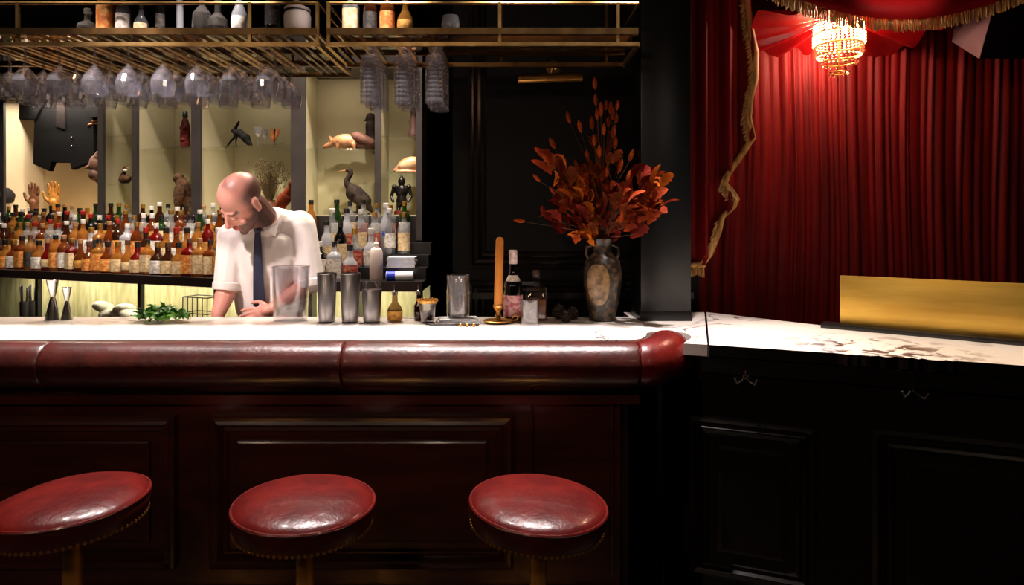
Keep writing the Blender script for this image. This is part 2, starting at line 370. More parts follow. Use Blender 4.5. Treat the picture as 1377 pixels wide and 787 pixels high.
for px, py in ((1003, 507), (1225, 524)):
    s, z = aplane(px, py); c = A0 + AD * s + AN * .012
    h = MB().rbox(c + Vector((0, 0, z + .01)), (.02, .012, .03), .004, math.atan2(AD.y, AD.x))
    for sg in (-1, 1):
        h.tube([c + AN * .004 + Vector((0, 0, z + .008)), c + AN * .02 + AD * (sg * .012) + Vector((0, 0, z - .008)), c + AN * .032 + AD * (sg * .026) + Vector((0, 0, z - .014)), c + AN * .04 + AD * (sg * .033) + Vector((0, 0, z + .004))], .0032, 6)
    h.ell(c + AN * .008 + Vector((0, 0, z + .02)), (.008, .008, .012))
    toloc(h, A0).build('coat_hook', STEEL if px > 0 else STEEL, side)
# gold panel standing on the angled worktop
G0, G1 = Vector((1.238, 2.41, 1.1)), Vector((1.80, 1.99, 1.1)); gd = (G1 - G0).normalized(); gn = Vector((gd.y, -gd.x, 0))
if gn.y > 0: gn = -gn
gp = thing('counter_screen', 'low brushed gold upright screen on a dark base on the side counter', 'panel', G0, math.atan2(gd.y, gd.x))
Lg = (G1 - G0).length
GOLD = mat('brushed_gold_sheet', (224, 184, 88), .4, .85, c2=(206, 162, 70), scale=7, bump=.05, bscale=30, stretch=(.5, 1, 4))
MB().rbox((Lg / 2 + .01, .012, .105), (Lg, .018, .19), .002).build('sheet', GOLD, gp)
MB().rbox((Lg / 2 - .02, .0, .0085), (Lg + .06, .075, .017), .003).build('base', BLACK, gp)
# ------------------------------------------------------------------ pillar
pl = thing('pillar', 'glossy blue-black square pillar standing on the marble worktop', 'pillar', (.628, 2.68, 1.1))
PILM = mat('blue_black_lacquer', (13, 15, 16), .34, c2=(9, 10, 11), spec=.35, scale=3, bump=.03, bscale=30)
MB().rbox((0, 0, 1.0), (.205, .205, 2.0), .004).build('shaft', PILM, pl)
MB().rbox((0, 0, .02), (.212, .212, .04), .003).build('plinth', PILM, pl)
# ------------------------------------------------------------------ bar stools
def stool(x, y, z, tx, ty, label, rz=0):
    t = thing('bar_stool', label, 'stool', (x, y, 0), 0, None)
    e = Euler((tx, ty, rz))
    r = .181
    top = [(1e-6, .030), (.03, .0297), (.06, .0285), (.09, .026), (.12, .0215), (.145, .0155), (.162, .0085), (.172, .0025), (.176, -.003)]
    cu = MB().lathe([(q, h) for q, h in top[::-1]], 48, cap=False).build('cushion', LEATHER2, t, loc=(0, 0, z), rot=e)
    sb = MB().lathe([(.165, -.062), (.172, -.058), (.178, -.04), (.181, -.02), (.178, -.004), (.17, -.001)], 48).build('seat_band', LEATHER, t, loc=(0, 0, z), rot=e)
    MB().tube([(.179 * math.cos(a), .179 * math.sin(a), -.003) for a in [2 * math.pi * i / 56 for i in range(57)]], .0042, 6, False).build('piping', LEATHER2, cu)
    nl = MB()
    for i in range(76):
        a = 2 * math.pi * i / 76; nl.ell((.1735 * math.cos(a), .1735 * math.sin(a), -.055), (.0048, .0048, .0048), nu=6, nv=4)
    stuff(nl.build('nailhead_trim', POLBRASS, sb))
    MB().lathe([(.11, -.075), (.11, -.06)], 24).build('seat_plate', BLACK, t, loc=(0, 0, z), rot=e)
    MB().lathe([(.0225, .02), (.0225, z - .06)], 20).build('post', mat('satin_brass_post', (206, 146, 70), .42, .6, c2=(184, 124, 54), scale=12, stretch=(1, 1, .2)), t)
    MB().lathe([(.19, 0), (.19, .008), (.16, .016), (.05, .026), (.035, .045), (.0225, .05)], 32).build('base', POLBRASS, t)
    return t
stool(PX(97, 1.66), 1.66, .775, 0, math.radians(-1.5), 'red leather bar stool with its seat tipped up at one side')
stool(PX(410, 1.66), 1.66, .768, 0, math.radians(2), 'round red leather bar stool between the tipped stool and the level one')
stool(PX(724, 1.66), 1.66, .768, 0, math.radians(4), 'round red leather bar stool by the plain stile near the roll end')
# ------------------------------------------------------------------ overhead racks
YR = 2.30; YRB = 2.76
def rack(name, label, xa, xb, posts, rows, extra=(), YRB=2.76):
    t = thing(name, label, 'glass rack', ((xa + xb) / 2, YR, 2.14)); O = t.location
    def put(mb, nm, m, smooth=False): return toloc(mb, O).build(nm, m, t, smooth)
    xm, L = (xa + xb) / 2, xb - xa
    put(MB().box((xm, YR, 2.150), (L, .014, .014)), 'front_rail', BRASS)
    put(MB().box((xm, YR, 2.197), (L, .016, .024)), 'shelf_rail', DARKBRASS)
    put(MB().tube([(xa, YR, 2.300), (xb, YR, 2.300)], .0055, 8), 'guard_rail', BRASS, True)
    put(MB().box((xm, YRB, 2.146), (L, .014, .018)), 'back_rail', DARKBRASS)
    put(MB().box((xm, YRB + .004, 2.197), (L, .016, .024)), 'back_shelf_rail', DARKBRASS)
    put(MB().box((xm, (YR + YRB) / 2, 2.200), (L - .01, YRB - YR - .02, .006)), 'glass_shelf', SHELF_BRONZE)
    for x in (xa, xb):
        put(MB().box((x, (YR + YRB) / 2, 2.150), (.014, YRB - YR, .014)), 'side_rail', BRASS)
        put(MB().tube([(x, YR, 2.300), (x, YRB, 2.300)], .005, 6), 'side_guard', BRASS, True)
    for x in posts:
        put(MB().box((x, YR, 2.225), (.011, .011, .155)), 'post', BRASS)
        put(MB().box((x, YRB, 2.63), (.012, .012, .94)), 'hanger', DARKBRASS)
    for x in rows:
        for s in (-1, 1): put(MB().box((x + s * .017, (YR + YRB) / 2, 2.149), (.016, YRB - YR - .014, .005)), 'runner', BRASS)
    for x in extra: put(MB().box((x, (YR + YRB) / 2, 2.15), (.010, YRB - YR - .014, .012)), 'slat', DARKBRASS)
    return t
SHELF_BRONZE = glass('bronze_shelf_glass', (150, 118, 84), .35, (120, 88, 58), ior=1.6)
Yg = 2.345
rowsL = [PX(px, Yg) for px in (358, 312, 265, 219, 173, 127, 80, 34, -12)]
rack('overhead_rack', 'long brass rack hung with rows of wine glasses over the bar', -2.75, PX(427, YR), [PX(24, YR), PX(336, YR), PX(427, YR)], rowsL, [PX(p, YR) for p in (385, 397, 409)] + [(a + b) / 2 for a, b in zip(rowsL[:-1], rowsL[1:])])
rowsR = [PX(px, Yg) for px in (498, 543, 585)]
rack('overhead_rack', 'brass rack with three rows of tall glasses reaching to the pillar', PX(440, YR), PX(858, YR), [PX(442, YR), PX(672, YR), PX(831, YR)], rowsR, [PX(p, YR) for p in (452, 466)], 2.585)
# stemware
def stem_glass():
    t = thing('wine_glass', 'clear stemmed wine glass hanging upside down from the long brass rack', 'wine glass', (0, 0, 0), 0, 'wine glasses in the long rack')
    MB().lathe([(.034, .0), (.034, .0015), (.02, -.001), (.006, -.006)], 18).build('foot', CRYSTAL, t)
    MB().lathe([(.0052, -.003), (.0046, -.03), (.0052, -.072)], 8).build('stem', CRYSTAL, t)
    MB().lathe([(.004, -.064), (.009, -.072), (.022, -.086), (.0355, -.106), (.0435, -.130), (.0420, -.152), (.036, -.177), (.035, -.177), (.041, -.152), (.0423, -.130), (.034, -.107), (.018, -.088), (.003, -.078)], 22).build('bowl', CRYSTAL, t, False)
    return t
def tall_glass():
    t = thing('tall_glass', 'tall ribbed footed glass hanging upside down from the shorter brass rack', 'glass', (0, 0, 0), 0, 'tall glasses in the short rack')
    MB().lathe([(.034, .0), (.034, .002), (.02, -.002), (.009, -.008)], 18).build('foot', CRYSTAL, t)
    MB().lathe([(.009, -.006), (.008, -.016), (.010, -.022)], 10).build('stem', CRYSTAL, t)
    pr = [(.010, -.02), (.028, -.03), (.035, -.045)]
    for i in range(9): pr += [(.0375, -.055 - i * .016), (.0355, -.063 - i * .016)]
    pr += [(.037, -.205), (.036, -.21), (.033, -.19), (.032, -.06), (.02, -.035)]
    MB().lathe(pr, 18).build('bowl', CRYSTAL, t, False)
    return t
ORD = ['first', 'second', 'third', 'fourth', 'fifth', 'sixth', 'seventh', 'eighth', 'ninth']
sg = stem_glass(); first = True
for i, x in enumerate(rowsL):
    for k in range(4):
        loc = (x + random.uniform(-.002, .002), Yg + k * .0885, 2.1525)
        lb = f'hanging wine glass {ORD[k]} from the bar front, {ORD[i]} row from the white jar corner'
        if first: sg.location = loc; first = False; sg['label'] = lb
        else: copy_thing(sg, loc, random.uniform(0, 6), lb)
tg = tall_glass(); first = True
for i, x in enumerate(rowsR):
    for k in range(3):
        loc = (x, Yg + k * .078, 2.1525)
        lb = f'tall ribbed hanging glass {ORD[k]} from the bar front, {ORD[2 - i]} row from the milky bowl'
        if first: tg.location = loc; first = False; tg['label'] = lb
        else: copy_thing(tg, loc, random.uniform(0, 6), lb)
# ------------------------------------------------------------------ bottles
AMBER = glass('amber_spirit_bottle', (190, 110, 44), .5, (138, 70, 26))
HONEY = glass('honey_spirit_bottle', (226, 170, 90), .45, (196, 136, 62))
BROWN = glass('brown_glass_bottle', (96, 50, 24), .65, (74, 36, 18))
GREEN = glass('green_glass_bottle', (60, 90, 44), .6, (42, 74, 32))
DARKG = glass('black_glass_bottle', (30, 26, 26), .85, (20, 17, 18))
REDG = glass('red_spirit_bottle', (150, 28, 22), .6, (140, 22, 18))
CLEARB = glass('clear_spirit_bottle', (226, 228, 228), .22, (220, 220, 224))
FROST = glass('frosted_bottle', (224, 226, 230), .6, (222, 222, 228), rough=.25)
GLS = {'amber': AMBER, 'honey': HONEY, 'brown': BROWN, 'green': GREEN, 'black': DARKG, 'red': REDG, 'clear': CLEARB, 'frosted': FROST}
def paper(n, c, c2): return mat(n, c, .7, c2=c2, scale=60, lo=.45, hi=.6)
PAP = {'cream': paper('cream_label', (226, 200, 156), (196, 160, 112)), 'white': paper('white_label', (236, 228, 216), (190, 180, 170)), 'gold': paper('gold_label', (204, 150, 62), (160, 104, 36)),
       'black': paper('black_label', (30, 26, 26), (74, 62, 50)), 'red': paper('red_label', (150, 32, 26), (190, 120, 90)), 'orange': paper('orange_label', (208, 112, 40), (226, 170, 90)), 'blue': paper('blue_label', (40, 62, 150), (120, 140, 190)), 'green': paper('green_label', (60, 120, 60), (190, 200, 150))}
CAPM = {'black': mat('black_cap', (22, 20, 20), .4), 'gold': mat('gold_cap', (186, 140, 66), .35, .8), 'cork': mat('cork', (168, 124, 80), .8, c2=(140, 98, 60), scale=60), 'red': mat('red_cap', (150, 24, 20), .4), 'white': mat('white_cap', (220, 214, 206), .45), 'wood': mat('wooden_stopper', (88, 54, 32), .6)}
SH = {  # profile (radius, height) as fractions, square power, label band
    'square': ([(.94, 0), (1, .02), (1, .60), (.94, .66), (.55, .72), (.34, .76), (.33, .92)], 6, (.08, .56)),
    'round': ([(.94, 0), (1, .02), (1, .58), (.93, .66), (.6, .74), (.37, .80), (.35, .93)], 2, (.10, .52)),
    'tall': ([(.94, 0), (1, .015), (1, .62), (.9, .68), (.5, .75), (.36, .80), (.33, .94)], 2, (.14, .5)),
    'squat': ([(.9, 0), (1, .04), (1.02, .40), (.9, .52), (.5, .62), (.38, .68), (.37, .90)], 3, (.06, .44)),
    'bulbous': ([(.8, 0), (.95, .05), (1.05, .25), (.98, .42), (.6, .56), (.36, .66), (.34, .92)], 2, (.12, .36)),
    'slim': ([(.94, 0), (1, .015), (.96, .55), (.7, .68), (.42, .76), (.38, .95)], 2, (.16, .46)),
}
_bm = {}
def bottle_parts(shape, r, h, gl, lab, cp):
    key = (shape, r, h, gl, lab, cp)
    if key in _bm: return _bm[key]
    pr, p, (l0, l1) = SH[shape]; q = 20
    body = MB().lathe([(a * r, b * h) for a, b in pr], q, p=p).mesh('bottle_glass', GLS[gl], True, 50)
    def rad(z):
        for (a0, b0), (a1, b1) in zip(pr[:-1], pr[1:]):
            if b0 <= z <= b1: return a0 + (a1 - a0) * (z - b0) / max(1e-6, b1 - b0)
        return 1
    zs = [l0 + (l1 - l0) * i / 4 for i in range(5)]
    fr = MB().lathe([(rad(z) * r * 1.012 + .0004, z * h) for z in zs], 14, p=p, a0=math.radians(-168), a1=math.radians(-12))
    labm = fr.mesh('bottle_label', PAP[lab], True, 60)
    tr, tz = pr[-1]
    capm = MB().lathe([(tr * r * 1.15, tz * h - .012), (tr * r * 1.2, tz * h - .01), (tr * r * 1.2, h * .995), (tr * r * 1.0, h)], 12).mesh('bottle_cap', CAPM[cp])
    _bm[key] = (body, labm, capm); return _bm[key]
def bottle(x, y, z, shape, r, h, gl, lab, cp, where, rz=0, label=None):
    adj = {'square': 'square-shouldered', 'round': 'round-shouldered', 'tall': 'tall straight', 'squat': 'squat', 'bulbous': 'round-bellied', 'slim': 'slim tapering'}[shape]
    lb = label or f'{adj} {gl} bottle, {lab} label, {cp} cap, {where}'
    t = thing('bottle', lb, 'bottle', (x, y, z), rz, f'bottles, {where}')
    a, b, c = bottle_parts(shape, r, h, gl, lab, cp)
    obj('glass_body', a, t); 
    if lab: obj('label', b, t)
    obj('cap', c, t); return t
# ------------------------------------------------------------------ back bar (stepped bottle shelves)
S0 = Vector((PX(400, 3.2), 3.2, 0)); SE = Vector((PX(0, 4.05), 4.05, 0)); SR = (S0 - SE).normalized()   # pointing right
SDp = Vector((-SR.y, SR.x, 0))                                                                       # depth, away from the room
ang = math.atan2(SR.y, SR.x); LEN1 = (S0 - SE).length + .9
TIER = [(.0, .135, 1.20), (.135, .235, 1.262), (.235, .335, 1.325), (.335, .43, 1.388)]
BACKM = mat('back_bar_black', (22, 18, 17), .35, c2=(30, 25, 23), scale=6)
NICHE = mat('pale_green_glass_tiles', (216, 206, 156), .35, c2=(178, 168, 114), scale=30, bump=.4, bscale=30, stretch=(1, 1, .2))
bb1 = thing('back_bar', 'black stepped back bar running away behind the bartender, crowded with bottles', 'back bar', S0, ang)
bb2 = thing('back_bar', 'short black stepped back bar under the cormorant, with clear bottles', 'back bar', S0)
L2 = PX(568, 3.2) - S0.x
def steps(t, xa, xe, miter):
    xb = xe - .42 * miter
    for i, (w0, w1, z) in enumerate(TIER):
        zz = .045 if i == 0 else z - 1.155
        xq = xe - w1 * miter
        MB().box(((xa + xq) / 2, (w0 + w1) / 2, z - zz / 2), (xq - xa, w1 - w0 - .0005, zz)).build('step', BACKM, t, False)
    MB().box(((xa + xb) / 2, .30, .99), (xb - xa, .02, .33)).build('niche_back', NICHE, t, False)
    MB().box(((xa + xb) / 2, .17, .80), (xb - xa, .32, .05)).build('lower_shelf', BACKM, t, False)
    MB().box(((xa + xb) / 2, .22, .385), (xb - xa, .4, .77)).build('base', BACKM, t, False)
    MB().box(((xa + xb) / 2, -.004, 1.178), (xb - xa, .012, .05)).build('edge_strip', mat('shelf_edge_metal', (58, 46, 42), .35, .6), t, False)
steps(bb1, -LEN1, -.0, .38); steps(bb2, .0, L2, 0)
def s1(px, w):
    X, Y = hit(px, S0 + SDp * w, SR); return X, Y, (Vector((X, Y, 0)) - S0).dot(SR)
for px in (3, 61, 198, 300):
    lx = s1(px, .06)[2]; MB().box((lx, .02, .99), (.026, .026, .33)).build('support', BACKM, bb1, False)
for x in (.06, .3, L2 - .02): MB().box((x, .05, .99), (.02, .08, .33)).build('support', BACKM, bb2, False)
for k in range(5):      # under-shelf strip lights of the niche
    c = S0 + SR * (-.3 - k * .5) + SDp * .12 + Vector((0, 0, 1.148)); area('niche_light', c, c + SDp * .10 + Vector((0, 0, -.2)), 1.1, (1, .93, .76), .45, .03)
c = S0 + Vector((L2 / 2, .12, 1.148)); area('niche_light', c, c + Vector((0, .10, -.2)), 1.1, (1, .93, .76), .5, .03)
rnd = random.Random(21); USED = set()
def pick(i, GCi, LCi, CCi, where, sh):
    for _ in range(60):
        k = (where, sh, rnd.choice(GCi), rnd.choice(LCi), rnd.choice(CCi))
        if k not in USED: break
    USED.add(k); return k[2:]
KINDS = [  # front tier: short labelled spirits; behind: taller
    [('square', .036, .215), ('squat', .038, .19), ('round', .036, .225), ('square', .034, .205), ('bulbous', .036, .20)],
    [('round', .035, .245), ('square', .036, .235), ('tall', .034, .262), ('squat', .038, .21), ('slim', .034, .25)],
    [('tall', .035, .25), ('round', .035, .235), ('slim', .035, .255), ('square', .036, .225)],
    [('tall', .034, .235), ('slim', .033, .245), ('round', .036, .215), ('tall', .033, .222)]]
GC = [['amber', 'amber', 'honey', 'honey', 'brown', 'honey', 'amber', 'red', 'brown', 'amber'], ['amber', 'honey', 'clear', 'brown', 'red', 'honey', 'clear', 'frosted'], ['clear', 'honey', 'green', 'black', 'amber', 'clear', 'frosted', 'brown'], ['clear', 'black', 'green', 'clear', 'honey', 'brown']]
LC = [['cream', 'cream', 'orange', 'gold', 'white', 'cream', 'white', 'cream', 'black'], ['white', 'cream', 'gold', 'orange', 'black', 'white', 'red'], ['white', 'cream', 'white', 'gold', 'black', 'red'], ['white', 'cream', 'white', 'gold', 'black']]
CC = [['black', 'cork', 'gold', 'black', 'wood'], ['black', 'gold', 'cork', 'red', 'white'], ['black', 'gold', 'white', 'red', 'black'], ['black', 'gold', 'white', 'cork', 'black']]
NM = ['front step of long back bar', 'second step of long back bar', 'third step of long back bar', 'top step of long back bar']
NM2 = [n.replace('long', 'short') for n in NM]
for i, (w0, w1, z) in enumerate(TIER):
    w = (w0 + w1) / 2 + (.012 if i == 0 else 0)
    x = -.045 - w * .38
    while True:
        sh, r, h = rnd.choice(KINDS[i]); x -= r
        pt = S0 + SR * x + SDp * w
        px = CX + FOC * pt.x / pt.y
        if px < -18: break
        if not (316 < px < 398):
            bottle(pt.x, pt.y, z, sh, r, h, *pick(i, GC[i], LC[i], CC[i], NM[i], sh), NM[i], rnd.uniform(-.35, .35) - .25)
        x -= r + rnd.uniform(.004, .012)
G2 = [['clear', 'frosted', 'black', 'clear'], ['clear', 'clear', 'black', 'frosted'], ['clear', 'frosted', 'clear'], ['black', 'clear', 'green', 'clear']]
for i, (w0, w1, z) in enumerate(TIER):
    x = .06
    while x < L2 - .05:
        sh, r, h = rnd.choice(KINDS[i]); x += r
        px = CX + FOC * (S0.x + x) / (3.2 + w0)
        end = 500 if i < 2 else 548
        if i == 0 and px > 470: break
        if px > end: break
        bottle(S0.x + x, 3.2 + (w0 + w1) / 2, z, sh, r, h, *pick(i, G2[i], ['white', 'cream', 'white', 'red'], ['black', 'white', 'gold', 'black'], NM2[i], sh), NM2[i], rnd.uniform(-.4, .4))
        x += r + rnd.uniform(.004, .012)
# extras at the short back bar's end
Y0 = 3.275
t = thing('spray_bottle', 'white plastic bottle with a nozzle on the short back bar', 'bottle', (PX(506, Y0), Y0, 1.20))
WP = mat('white_plastic', (232, 214, 204), .45, c2=(222, 202, 194))
MB().lathe([(.03, 0), (.034, .005), (.034, .145), (.028, .165), (.012, .175)], 20).build('container', WP, t)
MB().lathe([(.014, .172), (.014, .195), (.006, .2), (.004, .225)], 12).build('nozzle', CAPM['white'], t)
t = thing('paper_roll', 'roll of white paper with a blue band beside the white plastic bottle', 'paper roll', (PX(538, Y0), Y0, 1.225))
WPAP = mat('white_paper', (232, 232, 236), .8, c2=(222, 222, 228), scale=40)
rot = Matrix.Rotation(math.pi / 2, 4, 'Y')
MB().lathe([(.024, -.07), (.025, -.068), (.025, .068), (.024, .07)], 20, M=rot).build('roll', WPAP, t)
MB().lathe([(.0255, -.068), (.0255, -.022)], 20, M=rot, cap=False).build('band', mat('blue_band', (26, 56, 200), .5), t)
t = thing('napkin_stack', 'stack of white paper napkins above the paper roll', 'napkins', (PX(541, Y0 + .11), Y0 + .11, 1.262))
for k in range(6): MB().box((rnd.uniform(-.003, .003), 0, .0052 + k * .0095), (.15 - k * .001, .085, .009)).build('napkin', WPAP, t, False)
t = thing('vodka_bottle', 'tall frosted bottle with a round blue emblem beside the napkin stack', 'bottle', (PX(519, 3.49), 3.49, 1.325))
a, b_, c_ = bottle_parts('slim', .034, .285, 'frosted', 'white', 'white'); obj('glass_body', a, t); obj('cap', c_, t)
MB().lathe([(.0355, .10), (.0355, .13)], 10, a0=math.radians(-115), a1=math.radians(-65)).build('emblem', PAP['blue'], t)
# ------------------------------------------------------------------ display cabinets
K0 = Vector((PX(401, 3.66), 3.66, 0)); KE = Vector((PX(0, 4.60), 4.60, 0)); KR = (K0 - KE).normalized(); KD = Vector((-KR.y, KR.x, 0)); kang = math.atan2(KR.y, KR.x)
def k1(px, w=0.):
    X, Y = hit(px, K0 + KD * w, KR); return X, Y, (Vector((X, Y, 0)) - K0).dot(KR)
CZ0, CZ1, CDEP = 1.54, 2.40, .30
OLIVE = mat('olive_cabinet_lining', (182, 172, 140), .75, c2=(170, 160, 126), scale=3)
CREAMW = mat('cream_cabinet_lining', (222, 204, 170), .8, c2=(212, 192, 156), scale=3)
POSTM = mat('grey_metal_post', (66, 60, 58), .4, .3, c2=(56, 51, 50), scale=6)
cab1 = thing('display_cabinet', 'long glass-shelved display cabinet behind the bartender', 'cabinet', K0, kang)
cab2 = thing('display_cabinet', 'short glass-shelved display cabinet above the clear bottles', 'cabinet', K0)
def pbox(t, nm, x0, x1, w0, w1, z0, z1, m): return MB().box(((x0 + x1) / 2, (w0 + w1) / 2, (z0 + z1) / 2), (x1 - x0, w1 - w0, z1 - z0)).build(nm, m, t, False)
xl = k1(-60)[2]
e = [(k1(a)[2], k1(b)[2]) for a, b in ((-3, 6), (132.5, 140), (178, 185.5), (258, 270))]
x2 = PX(568, 3.66) - K0.x
f = [(PX(a, 3.66) - K0.x, PX(b, 3.66) - K0.x) for a, b in ((392, 411), (504.5, 512.5), (560, 568))]
pbox(cab1, 'base', xl, -.05, .01, CDEP + .03, 0, CZ0, BACKM); pbox(cab2, 'base', .0, x2, .01, CDEP + .03, 0, CZ0, BACKM)
pbox(cab1, 'top', xl, -.05, 0, CDEP + .03, CZ1, CZ1 + .10, BACKM); pbox(cab2, 'top', -.02, x2, 0, CDEP + .03, CZ1, CZ1 + .10, BACKM)
for x0, x1 in e: pbox(cab1, 'post', x0, x1, -.006, .010, 1.40, CZ1 + .02, POSTM)
for x0, x1 in f: pbox(cab2, 'post', x0, x1, -.012, .010, 1.40, CZ1 + .02, POSTM)
edges1 = [xl] + [(a + b) / 2 for a, b in e] + [-.12]
for i in range(len(edges1) - 1):
    a, b = edges1[i], edges1[i + 1]; m = CREAMW if i <= 1 else OLIVE
    pbox(cab1, 'back_panel', a, b + .0, CDEP - .005 + .004 * (i % 2), CDEP + .02, CZ0, CZ1, m)
    if i: pbox(cab1, 'side_panel', a - .004, a + .004, .02, CDEP - .006, CZ0, CZ1, m)
    pbox(cab1, 'floor_panel', a + .005, b - .005, .02, CDEP - .006, CZ0, CZ0 + .008, m)
edges2 = [(a + b) / 2 for a, b in f]; edges2[0] = .02
for i in range(2):
    a, b = edges2[i], edges2[i + 1]
    pbox(cab2, 'back_panel', a - .02, b, CDEP - .005 + .004 * i, CDEP + .02, CZ0, CZ1, OLIVE)
    pbox(cab2, 'side_panel', a - .004, a + .004, .02, CDEP - .006, CZ0, CZ1, OLIVE)
    pbox(cab2, 'floor_panel', a + .005, b - .005, .02, CDEP - .006, CZ0, CZ0 + .008, OLIVE)
pbox(cab2, 'side_panel', edges2[2] - .004, edges2[2] + .004, .02, CDEP - .006, CZ0, CZ1, OLIVE)
SHZ = {}
def shelf1(i, py, key, w0=.03):
    a, b = edges1[i] + .008, edges1[i + 1] - .008
    X, Y, _ = k1([0, 70, 159, 222, 331][i], .05); z = PZ(py, Y); SHZ[key] = z + .004
    pbox(cab1, 'glass_shelf', a, b, w0, CDEP - .008, z - .004, z + .004, SHELFGLASS)
shelf1(2, 184, 'b1a'); shelf1(2, 248, 'b1b'); shelf1(3, 200, 'b2'); shelf1(4, 197, 'b3')
for i, py, key in ((0, 201, 'b4'), (1, 184, 'b5a'), (1, 233, 'b5b')):
    z = PZ(py, 3.71); SHZ[key] = z + .004
    pbox(cab2, 'glass_shelf', edges2[i] + .008, edges2[i + 1] - .008, .03, CDEP - .008, z - .004, z + .004, SHELFGLASS)
FLZ = CZ0 + .008
for i in range(1, 5):            # cabinet lights under the top of each bay
    a, b = edges1[i], edges1[i + 1]; c = K0 + KR * ((a + b) / 2) + KD * .07 + Vector((0, 0, CZ1 - .012))
    tgt = c + KD * .08 + Vector((0, 0, -.5))
    area('cabinet_light', c, tgt, (2.6 if i == 1 else .28) * (b - a) / .4, (1, .89, .74), (b - a) * .7, .03)
for i in range(2):
    a, b = edges2[i], edges2[i + 1]; c = K0 + Vector(((a + b) / 2, .07, CZ1 - .012)); area('cabinet_light', c, c + Vector((0, .08, -.5)), 0.32 * (b - a) / .4, (1, .86, .66), (b - a) * .7, .03)
# ------------------------------------------------------------------ curiosities in the cabinets
FEATH = mat('dark_brown_feathers', (30, 24, 22), .85, c2=(56, 44, 36), spec=.15, scale=26, bump=.5, bscale=60, stretch=(1, 1, .4))
BROWNF = mat('mottled_brown_feathers', (84, 56, 36), .85, c2=(36, 25, 18), spec=.15, scale=32, bump=.5, bscale=60)
BEAK = mat('horn_beak', (150, 110, 70), .4)
WOODB = mat('wooden_stand', (70, 44, 28), .5, c2=(52, 32, 20), scale=12)
# cormorant: built looking to -x, base at origin, height .27
t = thing('stuffed_cormorant', 'stuffed dark cormorant with curved neck in the short display cabinet', 'stuffed bird', (PX(479, 3.80), 3.80, FLZ))
m = MB()
m.cap((-.01, 0, .13), (.05, 0, .085), .054, .042); m.cap((-.025, 0, .155), (-.005, 0, .125), .034, .05); m.cap((.05, 0, .08), (.095, 0, .02), .036, .010)
neck = [(-.02, 0, .145), (-.05, 0, .18), (-.058, 0, .205), (-.045, 0, .228), (-.032, 0, .247), (-.036, 0, .266)]
for p, q, r1, r2 in zip(neck[:-1], neck[1:], (.03, .022, .018, .016, .015), (.022, .018, .016, .015, .016)): m.cap(p, q, r1, r2)
m.cap((-.036, 0, .268), (-.058, 0, .268), .017, .010)
for s in (-1, 1): m.ell((.022, s * .036, .095), (.055, .014, .03), Euler((0, .75, 0))); m.cap((.018, s * .018, .075), (.012, s * .02, .03), .014, .008)
obj('body', blob_mesh('cormorant_body', m, FEATH, .0045, 3), t)
m = MB(); m.cap((-.056, 0, .267), (-.105, 0, .262), .0065, .003); m.cap((-.104, 0, .262), (-.108, 0, .257), .003, .002); m.build('beak', BEAK, t)
for s in (-1, 1):
    m = MB(); m.cap((.012, s * .02, .03), (.008, s * .02, .018), .006, .006)
    for dx in (-.03, -.022, -.012): m.cap((.008, s * .02, .018), (.008 + dx, s * .02 + dx * .5 + .012, .0175), .005, .003)
    m.build('foot', FEATH, t)
MB().rbox((.012, 0, .006), (.12, .09, .012), .003).build('stand', WOODB, t)
# perched bird of prey
X, Y, _ = k1(246, .14)
t = thing('stuffed_owl', 'stuffed brown bird of prey perched in the cabinet over the bottles', 'stuffed bird', (X, Y, FLZ), kang)
m = MB(); m.ell((0, 0, .15), (.06, .055, .09), Euler((0, .25, 0))); m.ell((-.03, -.005, .245), (.038, .036, .036)); m.cap((.03, 0, .1), (.075, 0, .02), .035, .012); m.cap((0, 0, .2), (-.025, 0, .235), .045, .034)
for s in (-1, 1): m.ell((.02, s * .045, .13), (.04, .018, .085), Euler((0, .4, 0))); m.cap((0, s * .02, .08), (0, s * .02, .035), .018, .01)
obj('body', blob_mesh('owl_body', m, BROWNF, .006, 3), t)
m = MB(); m.cap((-.06, -.008, .242), (-.076, -.008, .23), .008, .003); m.build('beak', BEAK, t)
for s in (-1, 1): MB().ell((-.045, -.005 + s * .024, .252), (.008, .006, .008), nu=8, nv=6).build('eye', CAPM['black'], t)
MB().lathe([(.05, 0), (.05, .012), (.03, .02), (.025, .036), (.02, .04)], 16).build('stand', WOODB, t)
# red carved mask figure
X, Y, _ = k1(249, .18)
t = thing('carved_mask', 'tall red carved mask with black topknot on the cabinet shelf', 'mask', (X, Y, SHZ['b2']), kang)
RED = mat('red_carved_wood', (92, 22, 14), .7, c2=(56, 13, 10), spec=.15, scale=30, bump=.6, bscale=50)
m = MB(); m.lathe([(.026, 0), (.036, .02), (.04, .09), (.036, .16), (.022, .205), (.01, .22)], 16, sy=.6); m.ell((0, -.02, .12), (.012, .014, .03))
for s in (-1, 1): m.ell((s * .017, -.02, .145), (.011, .008, .012))
m.ell((0, -.022, .065), (.018, .008, .008)); obj('face', blob_mesh('mask', m, RED, .0045, 2), t)
MB().lathe([(.014, .21), (.018, .225), (.016, .25), (.006, .26)], 12).build('topknot', CAPM['black'], t)
